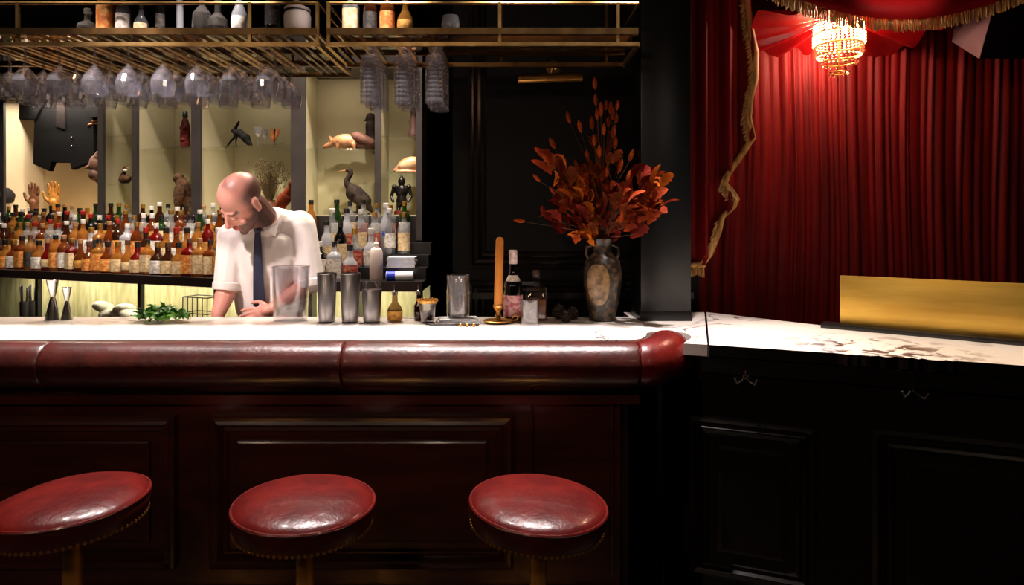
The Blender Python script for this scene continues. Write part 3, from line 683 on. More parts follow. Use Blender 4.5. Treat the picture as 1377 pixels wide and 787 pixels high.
# dark coral branch with winged body
X, Y, _ = k1(322, .15)
t = thing('mounted_bat', 'dark mounted bat with spread wings on the cabinet shelf', 'stuffed animal', (X, Y, SHZ['b3']), kang)
DK = mat('black_leathery_skin', (10, 8, 8), .8, c2=(18, 15, 13), spec=.12, scale=20, bump=.4, bscale=60)
m = MB(); m.ell((-.01, 0, .10), (.035, .02, .022)); m.ell((-.045, 0, .115), (.02, .015, .016)); m.cap((-.04, 0, .12), (.0, -.005, .17), .012, .007); m.cap((0, 0, .10), (.055, 0, .06), .026, .022); m.cap((.05, 0, .065), (.09, 0, .012), .03, .01)
m.cap((-.02, 0, .09), (-.075, 0, .045), .010, .007); m.cap((-.075, 0, .045), (-.115, 0, .006), .007, .005); m.cap((-.02, 0, .09), (-.02, -.01, .04), .009, .005); m.cap((-.02, -.01, .04), (-.01, -.01, .006), .005, .004); m.cap((.07, .0, .04), (.1, 0, .008), .02, .008)
obj('body', blob_mesh('bat', m, DK, .0042, 2), t)
# little orange mounted moth
X, Y, _ = k1(369, .17)
t = thing('mounted_moth', 'small orange mounted moth beside the dark bat', 'moth', (X, Y, SHZ['b3']), kang)
OR = mat('orange_wing', (176, 98, 34), .7, c2=(120, 62, 20), scale=40)
for s in (-1, 1): MB().ell((s * .013, 0, .075), (.018, .004, .045), Euler((0, s * .35 + .2, 0)), 12, 8).build('wing', OR, t)
MB().cap((0, -.002, .04), (.005, -.002, .11), .005, .004).build('body', DK, t); MB().lathe([(.018, 0), (.018, .006), (.003, .01), (.003, .045)], 12).build('stand', WOODB, t)
for k, (px, dx) in enumerate(((347, 0), (356, 0))):
    X, Y, _ = k1(px, .10 + .08 * k)
    t = thing('cordial_glass', 'small cut crystal glass closest to the dark bat' if k == 0 else 'small cut crystal glass closest to the moth', 'glass', (X, Y, SHZ['b3']), 0, 'cordial glasses in the cabinet')
    MB().lathe([(.018, 0), (.018, .003), (.004, .008), (.004, .06)], 12).build('stem', CRYSTAL, t); MB().lathe([(.004, .06), (.02, .075), (.023, .12), (.021, .12), (.018, .08)], 12, cap=False).build('bowl', CRYSTAL, t)
# bay 1 duck
X, Y, _ = k1(168, .13)
t = thing('stuffed_duck', 'small stuffed duck with white throat on a narrow glass shelf', 'stuffed bird', (X, Y, SHZ['b1b']), kang)
m = MB(); m.ell((.0, 0, .035), (.05, .03, .032)); m.cap((-.03, 0, .05), (.0, 0, .1), .016, .013); m.ell((.004, 0, .112), (.02, .016, .018)); m.cap((.04, 0, .04), (.07, 0, .055), .014, .004); obj('body', blob_mesh('duck', m, BROWNF, .0042, 2), t)
MB().ell((.012, -.006, .095), (.014, .014, .012)).build('throat', WP, t); MB().cap((.02, 0, .112), (.042, 0, .108), .006, .004).build('beak', BEAK, t)
# dried grass in a pot, bay 3
X, Y, _ = k1(362, .16)
t = thing('dried_grass_vase', 'clay pot of dried brown grass in the cabinet behind the bartender', 'dried plant', (X, Y, FLZ), 0)
MB().lathe([(.035, 0), (.05, .03), (.05, .06), (.035, .085), (.038, .095)], 16).build('pot', mat('clay', (120, 78, 52), .7, c2=(100, 62, 40)), t)
m = MB(); rg = random.Random(4)
for k in range(170):
    a, s = rg.uniform(0, 6.28), rg.uniform(.02, 1.0); h = rg.uniform(.2, .335); tip = Vector((math.cos(a) * s * .125, math.sin(a) * s * .085, h))
    m.tube([(math.cos(a) * .015, math.sin(a) * .015, .08), tip * .6 + Vector((0, 0, .06)), tip], [.0009, .0011, .0006], 3)
    for j in range(3): m.ell(tip + Vector((rg.uniform(-.012, .012), rg.uniform(-.01, .01), rg.uniform(-.04, .01))), (.003, .003, .006), nu=5, nv=4)
stuff(m.build('grass', mat('dried_grass', (104, 84, 48), .85, c2=(78, 62, 36), scale=30), t))
X, Y, _ = k1(383, .07)
t = thing('stuffed_pheasant', 'orange stuffed pheasant tucked behind the cabinet post', 'stuffed bird', (X, Y, FLZ), kang)
m = MB(); m.cap((-.04, 0, .05), (.0, 0, .1), .03, .04); m.cap((0, 0, .1), (.04, 0, .17), .035, .012); m.cap((-.05, 0, .06), (-.09, 0, .04), .02, .006); m.ell((.045, 0, .185), (.018, .016, .018)); m.cap((-.01, 0, .06), (-.01, 0, .0), .012, .012); obj('body', blob_mesh('rooster', m, mat('orange_feathers', (140, 56, 22), .8, c2=(84, 32, 14), spec=.15, scale=30, bump=.4), .0045, 2), t)
# armadillo + dark hanging head, bay 4
X = PX(468, 3.79)
t = thing('stuffed_armadillo', 'tan stuffed armadillo lying on the glass shelf above the cormorant', 'stuffed animal', (X, 3.79, SHZ['b4']))
m = MB(); m.ell((-.015, 0, .05), (.085, .05, .048)); m.cap((-.09, 0, .04), (-.14, 0, .02), .024, .012)
for s in (-1, 1): m.cap((-.05, s * .03, .03), (-.055, s * .03, .008), .014, .01); m.cap((.04, s * .03, .03), (.045, s * .03, .008), .014, .01); m.cap((-.1, s * .015, .055), (-.105, s * .02, .085), .007, .004)
obj('body', blob_mesh('armadillo', m, mat('tan_armour', (196, 142, 96), .5, c2=(150, 98, 62), scale=18, bump=.5, bscale=34), .005, 2), t)
m = MB(); m.cap((.05, 0, .075), (.13, .02, .045), .04, .034); m.cap((.06, .01, .03), (.12, .02, .03), .026, .026); m.build('tail', mat('brown_plates', (92, 50, 28), .7, c2=(60, 30, 18), scale=30, bump=.5), t)
X = PX(497, 3.76)
t = thing('stuffed_crow', 'black stuffed crow seen behind the armadillo', 'stuffed bird', (X, 3.87, SHZ['b4']))
m = MB(); m.cap((-.01, 0, .07), (-.015, 0, .16), .036, .036); m.ell((-.018, 0, .205), (.03, .03, .034)); m.cap((-.01, 0, .07), (.0, 0, .008), .03, .02); m.cap((-.03, 0, .2), (-.06, 0, .19), .012, .004); obj('body', blob_mesh('crow', m, FEATH, .005, 2), t)
# bay 5: conch shell and suit of armour
t = thing('conch_shell', 'large pink and cream shell on the narrow cabinet shelf', 'shell', (PX(548, 3.8), 3.8, SHZ['b5b']))
m = MB(); m.ell((.01, 0, .055), (.075, .05, .045), Euler((0, -.3, 0))); m.cap((-.02, 0, .045), (-.075, 0, .02), .035, .012); m.cap((.05, 0, .07), (.08, 0, .11), .03, .008); m.ell((0, 0, .012), (.075, .045, .012)); obj('shell', blob_mesh('shell', m, mat('pink_shell', (232, 190, 150), .35, c2=(196, 110, 70), scale=9, stretch=(.5, 1, 3)), .0045, 3), t)
t = thing('armour_figurine', 'small dark suit of armour figurine on a red base', 'figurine', (PX(540, 3.78), 3.78, FLZ))
ARM = mat('dark_armour', (50, 46, 46), .3, .8, c2=(34, 30, 30), scale=20)
m = MB(); m.ell((0, 0, .20), (.022, .024, .028)); m.cap((0, 0, .22), (0, 0, .235), .012, .006); m.ell((0, 0, .14), (.038, .028, .042)); m.cap((0, 0, .1), (0, 0, .085), .03, .034)
for s in (-1, 1): m.ell((s * .042, 0, .165), (.018, .018, .018)); m.cap((s * .045, 0, .16), (s * .06, -.01, .11), .012, .010); m.cap((s * .06, -.01, .11), (s * .045, -.03, .08), .010, .009); m.cap((s * .016, 0, .085), (s * .018, 0, .035), .016, .013); m.cap((s * .018, 0, .035), (s * .018, -.012, .03), .012, .01)
obj('armour', blob_mesh('armour', m, ARM, .004, 2), t); MB().lathe([(.045, 0), (.045, .02), (.04, .026)], 20).build('base', RED, t)
t = thing('carved_figure', 'dark carved figure on the upper narrow cabinet shelf', 'figurine', (PX(556, 3.8), 3.8, SHZ['b5a']))
MB().lathe([(.03, 0), (.034, .03), (.02, .06), (.026, .1), (.016, .14), (.02, .16), (.006, .185)], 14).build('figure', mat('dark_reddish_wood', (60, 32, 26), .5), t)
# coat on a hanger in the cream bay
X, Y, _ = k1(76, .13)
t = thing('hanging_coat', 'dark tailcoat hung flat against the cream cabinet lining', 'coat', (X, Y, PZ(228, Y)), kang)
COATM = mat('charcoal_wool', (7, 6, 6), .95, c2=(10, 8, 9), spec=.08, scale=40, bump=.3, bscale=120)
sc = Y / FOC / math.cos(kang) * .97
def q(px, py): h_ = k1(px, .10); return (h_[2] - k1(76, .13)[2], PZ(py, h_[1]) - PZ(228, Y))
def clothpiece(poly, y0, th): 
    b = bmesh.new(); vs = [b.verts.new((x, y0, z)) for x, z in poly]; f_ = b.faces.new(vs)
    r_ = bmesh.ops.extrude_face_region(b, geom=[f_]); bmesh.ops.translate(b, vec=(0, th, 0), verts=[v for v in r_['geom'] if isinstance(v, bmesh.types.BMVert)])
    bmesh.ops.bevel(b, geom=list(b.edges), offset=.004, segments=2, affect='EDGES'); bmesh.ops.recalc_face_normals(b, faces=b.faces); b.verts.index_update()
    M_ = MB(); M_.add([v.co[:] for v in b.verts], [tuple(v.index for v in f2.verts) for f2 in b.faces]); b.free(); return M_
cb = clothpiece([q(*p) for p in ((41, 118), (60, 100), (92, 100), (118, 120), (120, 160), (121, 216), (104, 222), (90, 228), (88, 218), (64, 218), (60, 230), (38, 220), (40, 160))], 0, .035).build('body', COATM, t)
clothpiece([q(*p) for p in ((10, 120), (60, 96), (64, 120), (44, 160), (8, 160))], -.012, .03).build('sleeve', COATM, t)
clothpiece([q(*p) for p in ((90, 98), (128, 118), (136, 130), (134, 157), (118, 158), (100, 130))], -.012, .03).build('sleeve', COATM, t)
clothpiece([q(*p) for p in ((72, 100), (83, 100), (83, 174), (70, 170))], -.006, .012).build('waistcoat', mat('brown_patterned_cloth', (32, 23, 20), .9, c2=(20, 14, 13), spec=.1, scale=60), t)
for py in (184, 196): MB().ell((q(91, py)[0], -.003, q(91, py)[1]), (.006, .004, .006), nu=8, nv=6).build('button', STEEL, cb)
MB().tube([(0, .018, q(76, 100)[1]), (0, .03, q(76, 88)[1]), (0, .16, q(76, 84)[1])], .005, 6).build('hanger_peg', IRON, t)
# skull-like carnival mask on the post and gilded wing
X, Y, _ = k1(127, .08)
t = thing('carnival_mask', 'pale and red long-nosed mask fixed beside the cabinet post', 'mask', (X, Y, PZ(246, Y)), kang)
m = MB(); m.ell((0, 0, .13), (.04, .03, .06)); m.cap((-.015, -.01, .12), (-.045, -.03, .10), .02, .008); m.ell((.0, -.005, .055), (.036, .03, .04)); m.cap((0, 0, .05), (.02, .02, .0), .03, .012); m.cap((.02, .0, .18), (.03, 0, .21), .02, .01); m.cap((0, .02, .08), (0, .2, .08), .012, .012); obj('face', blob_mesh('cmask', m, mat('mottled_mask', (52, 24, 18), .7, c2=(120, 84, 66), scale=16), .005, 2), t)
X, Y, _ = k1(124, .14)
t = thing('gilded_branch', 'small gilded twig fixed to the cream lining by the coat sleeve', 'ornament', (X, Y, PZ(172, Y)), kang)
MB().tube([(-.06, 0, .0), (-.02, -.01, .02), (.02, 0, .03), (.05, .01, .035)], [.004, .008, .010, .004], 6).tube([(0, 0, .025), (.02, -.01, .045), (.045, 0, .05)], [.005, .007, .003], 6).tube([(.01, 0, .03), (.01, .16, .03)], .004, 6).build('twig', mat('gilded_wood', (170, 104, 56), .4, .3), t)
# wooden hands on the top step
def hand_prims(m, M, s=1.):
    m.ell((0, 0, .045), (.034, .013, .045), M=M); m.cap((0, 0, -.02), (0, 0, .03), .022, .026, M=M)
    for x, L, a in ((-.027, .058, -.10), (-.009, .070, -.03), (.009, .066, .03), (.027, .05, .11)):
        p = Vector((x, 0, .08)); d = Vector((math.sin(a), 0, math.cos(a))); m.cap(p, p + d * L * .5, .0085, .0078, M=M); m.cap(p + d * L * .5, p + d * L + Vector((0, -.006, 0)), .0078, .006, M=M)
    m.cap((-.028, 0, .03), (-.05, -.008, .055), .011, .009, M=M); m.cap((-.05, -.008, .055), (-.056, -.012, .088), .009, .007, M=M)
for px, c1, c2, lab in ((46, (140, 92, 60), (110, 66, 40), 'brown carved wooden hand standing upright behind the bottles'), (73, (206, 142, 62), (180, 116, 44), 'golden wooden hand standing beside the brown one')):
    X, Y, _ = k1(px, -.022 + .07)
    t = thing('wooden_hand', lab, 'hand model', (X, Y, FLZ), kang * .4); t.scale = (1.2, 1.2, 1.2)
    m = MB(); hand_prims(m, Matrix.Translation((0, 0, .052)) @ Matrix.Rotation(.12 if px > 60 else 0, 4, 'Z')); obj('hand', blob_mesh('woodhand', m, mat('carved_hand_wood%d' % px, c1, .45, c2=c2, scale=20), .0038, 2), t)
    MB().lathe([(.035, 0), (.035, .01), (.022, .02), (.022, .036)], 16).build('base', WOODB, t)
X, Y, _ = k1(3, .04)
t = thing('hat_block', 'round black hat block at the cabinet end beside the wooden hands', 'hat block', (X, Y, FLZ))
MB().lathe([(.06, 0), (.055, .02), (.035, .05), (.04, .075), (.075, .11), (.082, .16), (.06, .21), (.02, .23), (1e-4, .232)], 24).build('head', mat('black_felt', (24, 20, 22), .8, c2=(34, 28, 30)), t)
# niche contents: dried sprigs, glass bits
for px, w in ((33, .12), (44, .16)):
    X, Y, lx = s1(px, w); t = thing('dark_utensil_cup', 'small dark cup of bar spoons %s' % ('near the niche end' if px == 33 else 'deeper in the lit niche'), 'utensil cup', (X, Y, .825), 0, 'utensil cups in the niche')
    MB().lathe([(.022, 0), (.026, .02), (.028, .16), (.026, .16), (.02, .01)], 14).build('cup', IRON, t)
    for k in range(4): MB().cap((.01 * math.cos(k * 1.6), .01 * math.sin(k * 1.6), .02), (.024 * math.cos(k * 1.6), .024 * math.sin(k * 1.6), .235 + .01 * k), .003, .006).build('spoon', IRON, t)

X, Y, lx = s1(160, .14); t = thing('folded_towels', 'crumpled white bar towels lying in the lit niche', 'towels', (X, Y, .825), ang)
TW = mat('white_towel', (226, 218, 196), .9, c2=(206, 196, 168), scale=20, bump=.6, bscale=30)
rt = random.Random(8)
for k in range(5):
    m = MB(); m.ell((-.12 + k * .06, rt.uniform(-.02, .02), .11 + rt.uniform(0, .05)), (.075, .06, .035), Euler((rt.uniform(-.3, .3), rt.uniform(-.4, .4), 0))); m.cap((-.12 + k * .06, 0, .04), (-.1 + k * .06, .01, .1), .04, .04)
    obj('towel', blob_mesh('towel', m, TW, .012, 2), t)
X, Y, lx = s1(272, .10); t = thing('wire_basket', 'dark wire basket in the niche behind the mint', 'basket', (X, Y, .825), ang)
for k in range(6): MB().tube([(-.09 + k * .036, -.05, 0), (-.09 + k * .036, -.05, .26)], .003, 5).build('upright', IRON, t)
for z in (.01, .09, .17, .26): MB().tube([(-.09, -.05, z), (.09, -.05, z), (.09, .05, z), (-.09, .05, z), (-.09, -.05, z)], .003, 5).build('wire', IRON, t)
# ------------------------------------------------------------------ bartender
per = thing('person', 'bartender in white short-sleeved shirt and navy tie looking down at his work', 'person', (-1.13, 3.0, 0)); PO = (-1.13, 3.0, 0)
SKIN = bpy.data.materials.new('skin'); SKIN.use_nodes = True
nt = SKIN.node_tree; bs = nt.nodes['Principled BSDF']; at = nt.nodes.new('ShaderNodeAttribute'); at.attribute_name = 'tone'
nt.links.new(at.outputs['Color'], bs.inputs['Base Color']); bs.inputs['Roughness'].default_value = .42; bs.inputs['Subsurface Weight'].default_value = .08; bs.inputs['Subsurface Radius'].default_value = (.02, .008, .004)
HM = Matrix.Translation((-1.158, 2.705, 1.592)) @ Matrix.Rotation(math.radians(-30), 4, 'Z') @ Matrix.Rotation(math.radians(12), 4, 'Y') @ Matrix.Rotation(math.radians(52), 4, 'X')
m = MB()
m.ell((0, .018, .035), (.077, .098, .085), M=HM, nu=28, nv=18); m.ell((0, -.03, -.025), (.064, .066, .088), M=HM, nu=24, nv=16); m.ell((0, -.048, -.085), (.047, .046, .036), M=HM)
m.ell((0, -.082, -.108), (.022, .017, .016), M=HM)
m.cap((0, -.092, .006), (0, -.117, -.030), .009, .0125, M=HM); m.ell((0, -.106, -.037), (.018, .013, .009), M=HM)
m.ell((0, -.074, .016), (.052, .016, .012), M=HM)
for s in (-1, 1):
    m.ell((s * .031, -.083, -.004), (.017, .012, .010), M=HM); m.ell((s * .045, -.066, -.035), (.022, .018, .018), M=HM)
    m.ell((s * .079, .012, -.012), (.009, .020, .033), Euler((.2, 0, s * .45)), M=HM); m.ell((s * .080, .018, .008), (.011, .015, .017), Euler((0, 0, s * .5)), M=HM); m.ell((s * .078, .004, -.036), (.008, .010, .010), M=HM)
m.ell((0, -.098, -.064), (.024, .010, .006), M=HM); m.ell((0, -.095, -.075), (.020, .010, .007), M=HM)
NB = Vector((-1.105, 2.885, 1.49)); m.cap(NB, HM @ Vector((0, .03, -.06)), .062, .056); m.cap(NB, HM @ Vector((0, -.02, -.08)), .05, .045)
SL, SRr = Vector((-1.262, 2.865, 1.435)), Vector((-.985, 2.935, 1.485))
EL, ER = Vector((-1.275, 2.835, 1.215)), Vector((-.935, 2.905, 1.215)); WL, WR = Vector((-1.288, 2.765, 1.09)), Vector((-1.050, 2.775, 1.125))
m.ell((-1.13, 2.93, 1.33), (.165, .105, .16)); m.ell((-1.13, 2.955, 1.12), (.14, .1, .16)); m.ell((-1.13, 3.0, .93), (.15, .105, .12))
m.cap(SL, SRr, .06, .06); m.cap(NB, (NB + SL) / 2, .055, .05); m.cap(NB, (NB + SRr) / 2, .055, .05)
for S, E, W in ((SL, EL, WL), (SRr, ER, WR)): m.cap(S, E, .052, .043); m.cap(E, E.lerp(W, .35), .043, .043); m.cap(E.lerp(W, .35), W, .042, .027)
def aim(p, d, up):
    z = Vector(d).normalized(); x = Vector(up).cross(z).normalized(); y = z.cross(x); M_ = Matrix((x, y, z)).transposed().to_4x4(); return Matrix.Translation(p) @ M_
hand_prims(m, aim(WR, (-.9, -.05, -.28), (.2, -1, .3))); hand_prims(m, aim(WL, (.35, -.1, -.9), (-.2, 1, 0)))
for s in (-1, 1): m.cap((-1.13 + s * .085, 3.0, .9), (-1.13 + s * .095, 3.0, .5), .085, .058); m.cap((-1.13 + s * .095, 3.0, .5), (-1.13 + s * .1, 3.03, .09), .055, .036); m.cap((-1.13 + s * .1, 3.03, .06), (-1.13 + s * .12, 2.9, .04), .035, .032)
bm_ = blob_mesh('bartender_body', m, SKIN, .0045, 3)
ca = bm_.color_attributes.new('tone', 'FLOAT_COLOR', 'POINT'); HI = HM.inverted()
SK, HAIR, BEARD, LIP = lin((216, 150, 132)), lin((50, 34, 30)), lin((54, 33, 27)), lin((168, 88, 78))
def mixc(a, b, t): t = max(0, min(1, t)); return tuple(a[i] + (b[i] - a[i]) * t for i in range(3)) + (1,)
for i, v in enumerate(bm_.vertices):
    p = HI @ v.co; c = SK
    if p.length < .17:
        side = (p.y + .035) / .03; top = (.088 - p.z - .25 * max(0, -p.y + .03)) / .03; ear = 1 if abs(p.x) > .0795 else 0
        if not ear: c = mixc(c, HAIR, .85 * min(max(side, 0), 1) * min(max(top, 0), 1))
        if p.y < .02 and p.z < -.028 and not ear:
            t_ = min(1, (-.028 - p.z) / .02)
            if p.y < -.085 and abs(p.x) < .02 and -.08 < p.z < -.055: c = mixc(c, LIP, .8)
            elif not (p.z > -.05 and abs(p.x) < .05 and p.y < -.05): c = mixc(c, BEARD, .85 * t_)
        if .010 < p.z < .022 and p.y < -.055 and .012 < abs(p.x) < .052: c = mixc(c, HAIR, .8)
        if abs(p.z + .007) < .003 and p.y < -.07 and .016 < abs(p.x) < .046: c = mixc(c, HAIR, .7)
    ca.data[i].color = c
bm_.transform(Matrix.Translation((-PO[0], -PO[1], 0))); obj('body', bm_, per)
SHIRT = mat('white_cotton_shirt', (238, 228, 222), .75, c2=(230, 218, 212), scale=5, bump=.9, bscale=9, stretch=(1, 1, .45))
m = MB()
m.ell((-1.13, 2.925, 1.335), (.183, .128, .165)); m.ell((-1.125, 2.948, 1.15), (.165, .125, .18)); m.ell((-1.13, 2.985, 1.0), (.165, .128, .12))
m.cap(SL, SRr, .072, .072); m.cap(NB + Vector((0, .02, 0)), (NB + SL) / 2 + Vector((0, .01, 0)), .066, .062); m.cap(NB + Vector((.01, .0, .02)), SRr + Vector((-.05, 0, .01)), .066, .064); m.cap((-1.2, 2.85, 1.38), (-1.16, 2.865, 1.1), .055, .045); m.cap((-1.05, 2.875, 1.40), (-1.07, 2.875, 1.1), .06, .055)
m.cap(SL, EL + Vector((.002, 0, .02)), .070, .062); m.cap(SRr, ER + Vector((.004, 0, .025)), .074, .068)
for a, b, r in () and (((-1.25, 2.80, 1.40), (-1.18, 2.80, 1.12), .016), ((-1.02, 2.82, 1.42), (-1.08, 2.815, 1.15), .018), ((-1.2, 2.81, 1.36), (-1.16, 2.82, 1.18), .014), ((-.99, 2.86, 1.38), (-1.02, 2.84, 1.16), .02), ((-1.06, 2.815, 1.3), (-1.0, 2.83, 1.1), .014), ((-.95, 2.85, 1.42), (-.92, 2.84, 1.28), .018)): m.cap(a, b, r, r * .8)
sm = blob_mesh('shirt', toloc(m, PO), SHIRT, .007, 4)
# trim sleeve ends flat
shirt = obj('shirt', sm, per)
for E, S, r in ((EL + Vector((.002, 0, .02)), SL, .0635), (ER + Vector((.004, 0, .025)), SRr, .0685)):
    d = (S - E).normalized(); c = E - d * .036
    M_ = Matrix.Translation(c - Vector(PO)) @ d.to_track_quat('Z', 'Y').to_matrix().to_4x4()
    MB().lathe([(r * .98, .0), (r, .004), (r + .001, .03), (r - .003, .034), (r - .006, .03), (r * .9, .002)], 28, M=M_).build('sleeve_cuff', SHIRT, shirt)
# collar: folded band around the neck with two points
col = MB(); cn = (NB * .62 + (HM @ Vector((0, .02, -.08))) * .38); ax = ((HM @ Vector((0, .02, -.08))) - NB).normalized()
Mc = Matrix.Translation(cn - Vector(PO) - ax * .022) @ ax.to_track_quat('Z', 'Y').to_matrix().to_4x4()
col.lathe([(.075, -.018), (.072, .0), (.066, .022), (.063, .024), (.061, .018), (.066, -.01)], 32, M=Mc)
KN = Vector((-1.122, 2.792, 1.462)) - Vector(PO)
for s, dx in ((-1, -.055), (1, .058)):
    a = KN + Vector((s * .006, .004, .022)); b = KN + Vector((dx * 1.35, .055, .068 if s > 0 else .05)); c = KN + Vector((dx * 1.25, .012, -.022)); 
    for dy in (0,):
        n_ = ((b - a).cross(c - a)).normalized() * .003
        col.add([a + n_, b + n_, c + n_, a - n_, b - n_, c - n_], [(0, 1, 2), (5, 4, 3), (0, 3, 4, 1), (1, 4, 5, 2), (2, 5, 3, 0)])
col.build('collar', SHIRT, shirt)
tie = MB(); TP = [(0, -.004, 0, .013), (.001, -.006, -.03, .015), (.002, -.008, -.12, .020), (.003, -.002, -.24, .024), (.003, .01, -.36, .028), (.003, .02, -.43, .030), (.003, .025, -.47, .002)]
vs = []; fs = []
for k, (x, y, z, wd) in enumerate(TP):
    p = KN + Vector((x, y, z)); vs += [p + Vector((-wd, 0, 0)), p + Vector((0, -.006, 0)), p + Vector((wd, 0, 0)), p + Vector((0, .006, 0))]
    if k: fs += [((k - 1) * 4 + i, (k - 1) * 4 + (i + 1) % 4, k * 4 + (i + 1) % 4, k * 4 + i) for i in range(4)]
tie.add(vs, fs); tie.ell(KN + Vector((0, -.006, .010)), (.017, .011, .018))
tie.build('tie', mat('navy_silk', (12, 15, 42), .6, c2=(16, 20, 52), scale=60), per)
m = MB(); m.ell((-1.13, 3.0, .93), (.168, .125, .13))
for s in (-1, 1): m.cap((-1.13 + s * .085, 3.0, .9), (-1.13 + s * .095, 3.0, .5), .098, .075); m.cap((-1.13 + s * .095, 3.0, .5), (-1.13 + s * .1, 3.03, .13), .073, .062)
obj('trousers', blob_mesh('trousers', toloc(m, PO), mat('black_trousers', (24, 22, 24), .8, c2=(30, 28, 30)), .01, 3), per)
for s in (-1, 1):
    m = MB(); m.cap((s * .1, .05, .05), (s * .12, -.12, .045), .045, .042); m.box((s * .11, -.04, .012), (.09, .27, .024)); obj('shoe', blob_mesh('shoe', m, CAPM['black'], .007, 2), per)
# ------------------------------------------------------------------ things on the bar
def cup(name, label, cat, x, Y, prof, m, part, n=28, group=None, extra=None):
    t = thing(name, label, cat, (PX(x, Y), Y, 1.1), 0, group); MB().lathe(prof, n, cap=False).build(part, m, t); return t
def wall(r0, r1, h, th=.003, base=.012): return [(1e-5, 0), (r0 - .003, 0), (r0, .003), (r1, h), (r1 - th * .5, h + .001), (r1 - th, h), (r0 - th, base), (1e-5, base)]
HEAVY = glass('bar_glass', (243, 242, 244), .012, (240, 234, 240), ior=1.9)
t = cup('mixing_jar', 'large clear glass mixing jar standing before the bartender', 'glass jar', 391, 2.585, wall(.066, .074, .222, .005, .022), HEAVY, 'vessel')
MB().tube([(.0735 * math.cos(a), .0735 * math.sin(a), .222) for a in [6.2832 * i / 40 for i in range(41)]], .003, 6, False).build('rim', HEAVY, t)
TIN = mat('brushed_steel_tin', (206, 202, 204), .36, 1, c2=(150, 146, 148), scale=30, stretch=(1, 1, .05))
for px, h, r in ((439.5, .196, .039), (471, .196, .040)):
    t = cup('shaker_tin', 'tall steel cocktail shaker tin next to the mixing jar' if px < 450 else 'tall steel cocktail shaker tin between another tin and the tin with a glass', 'shaker tin', px, 2.565, wall(r * .84, r, h, .0015, .004), TIN, 'tin')
    MB().tube([(r * math.cos(a), r * math.sin(a), h) for a in [6.2832 * i / 32 for i in range(33)]], .002, 6, False).build('rim', STEEL, t)
t = cup('shaker_tin', 'short steel tin with a glass inverted in it', 'shaker tin', 500, 2.565, wall(.034, .040, .13, .0015, .004), TIN, 'tin')
MB().lathe([(.036, .128), (.037, .135), (.034, .165), (.033, .166), (.032, .16), (.033, .13)], 24).build('pint_glass', HEAVY, t)
AMBL = glass('bitters_bottle_glass', (200, 180, 150), .35, (190, 150, 100))
t = thing('bitters_bottle', 'small dasher bottle with amber label beside the steel tins', 'bottle', (PX(531, 2.57), 2.57, 1.1))
MB().lathe([(.026, 0), (.029, .004), (.031, .045), (.024, .062), (.012, .078), (.010, .112)], 20).build('glass_body', AMBL, t)
MB().lathe([(.030, .008), (.0318, .044)], 20, cap=False).build('label', PAP['gold'], t); MB().lathe([(.012, .108), (.012, .122), (.004, .126), (.003, .150)], 12).build('dasher', STEEL, t)
t = thing('bitters_bottle', 'dark dasher bottle tucked against the gold-rimmed cup', 'bottle', (PX(563, 2.60), 2.60, 1.1))
MB().lathe([(.018, 0), (.02, .004), (.02, .06), (.009, .08), (.009, .11)], 18).build('glass_body', BROWN, t); MB().lathe([(.011, .105), (.011, .12), (.003, .125), (.003, .148)], 10).build('dasher', STEEL, t)
t = thing('gold_rim_cup', 'small glass cup with fluted gold rim holding dark syrup', 'cup', (PX(575, 2.545), 2.545, 1.1))
MB().lathe(wall(.026, .036, .085, .003, .008), 24, cap=False).build('glass', HEAVY, t)
rim = MB(); rim.lathe([(.0365 , .078), (.039, .082), (.0405, .090), (.039, .092), (.036, .088)], 24)
for k in range(16): a = k * math.pi / 8; rim.ell((.039 * math.cos(a), .039 * math.sin(a), .089), (.005, .005, .006), nu=6, nv=4)
rim.build('rim', POLBRASS, t); MB().lathe([(1e-4, .010), (.022, .010), (.026, .045), (1e-4, .045)], 20).build('syrup', BROWN, t)
t = thing('napkin_tray', 'flat white tray of folded napkins under the tall tumbler', 'tray', (PX(616, 2.535), 2.535, 1.1), .06)
for k in range(3): MB().rbox((0, 0, .004 + k * .0065), (.18 - .012 * k, .09 - .004 * k, .006), .002, k * .05).build('napkin', WPAP, t)
t = thing('tall_tumbler', 'tall cut-glass tumbler standing on the napkin tray', 'glass', (PX(616, 2.55), 2.55, 1.1202))
pr = [(1e-5, 0), (.042, 0), (.045, .003)] + [(.0455 + (.0012 if i % 2 else 0), .012 + i * .0125) for i in range(13)] + [(.046, .17), (.0445, .171), (.043, .168), (.041, .018), (1e-5, .018)]
MB().lathe(pr, 20, cap=False).build('vessel', HEAVY, t)
MB().lathe([(1e-4, .019), (.040, .019), (.042, .09), (1e-4, .09)], 16).build('ice_water', glass('cloudy_ice', (220, 214, 214), .18, (225, 215, 215)), t)
# bar spoon and strainer lying on the marble
t = thing('cocktail_strainer', 'steel strainer with beaded handle lying on the marble by the napkin tray', 'strainer', (PX(612, 2.44), 2.44, 1.1), -.06)
MB().tube([(-.10, 0, .006), (-.02, .0, .007), (.0, 0, .007)], [.0035, .004, .005], 8).build('handle', IRON, t)
for k in range(7): MB().ell((.008 + k * .013, (-1) ** k * .003, .007), (.0075, .0065, .007), nu=10, nv=6).build('bead', POLBRASS if k % 2 else IRON, t)
MB().tube([(-.07 + .03 * math.cos(a), .035 + .022 * math.sin(a), .003) for a in [6.2832 * i / 20 for i in range(21)]], .003, 6, False).build('ring', IRON, t)
MB().tube([(-.12, .03, .003), (-.02, .03, .003), (.045, .025, .004)], .0028, 6).build('spoon', IRON, t)
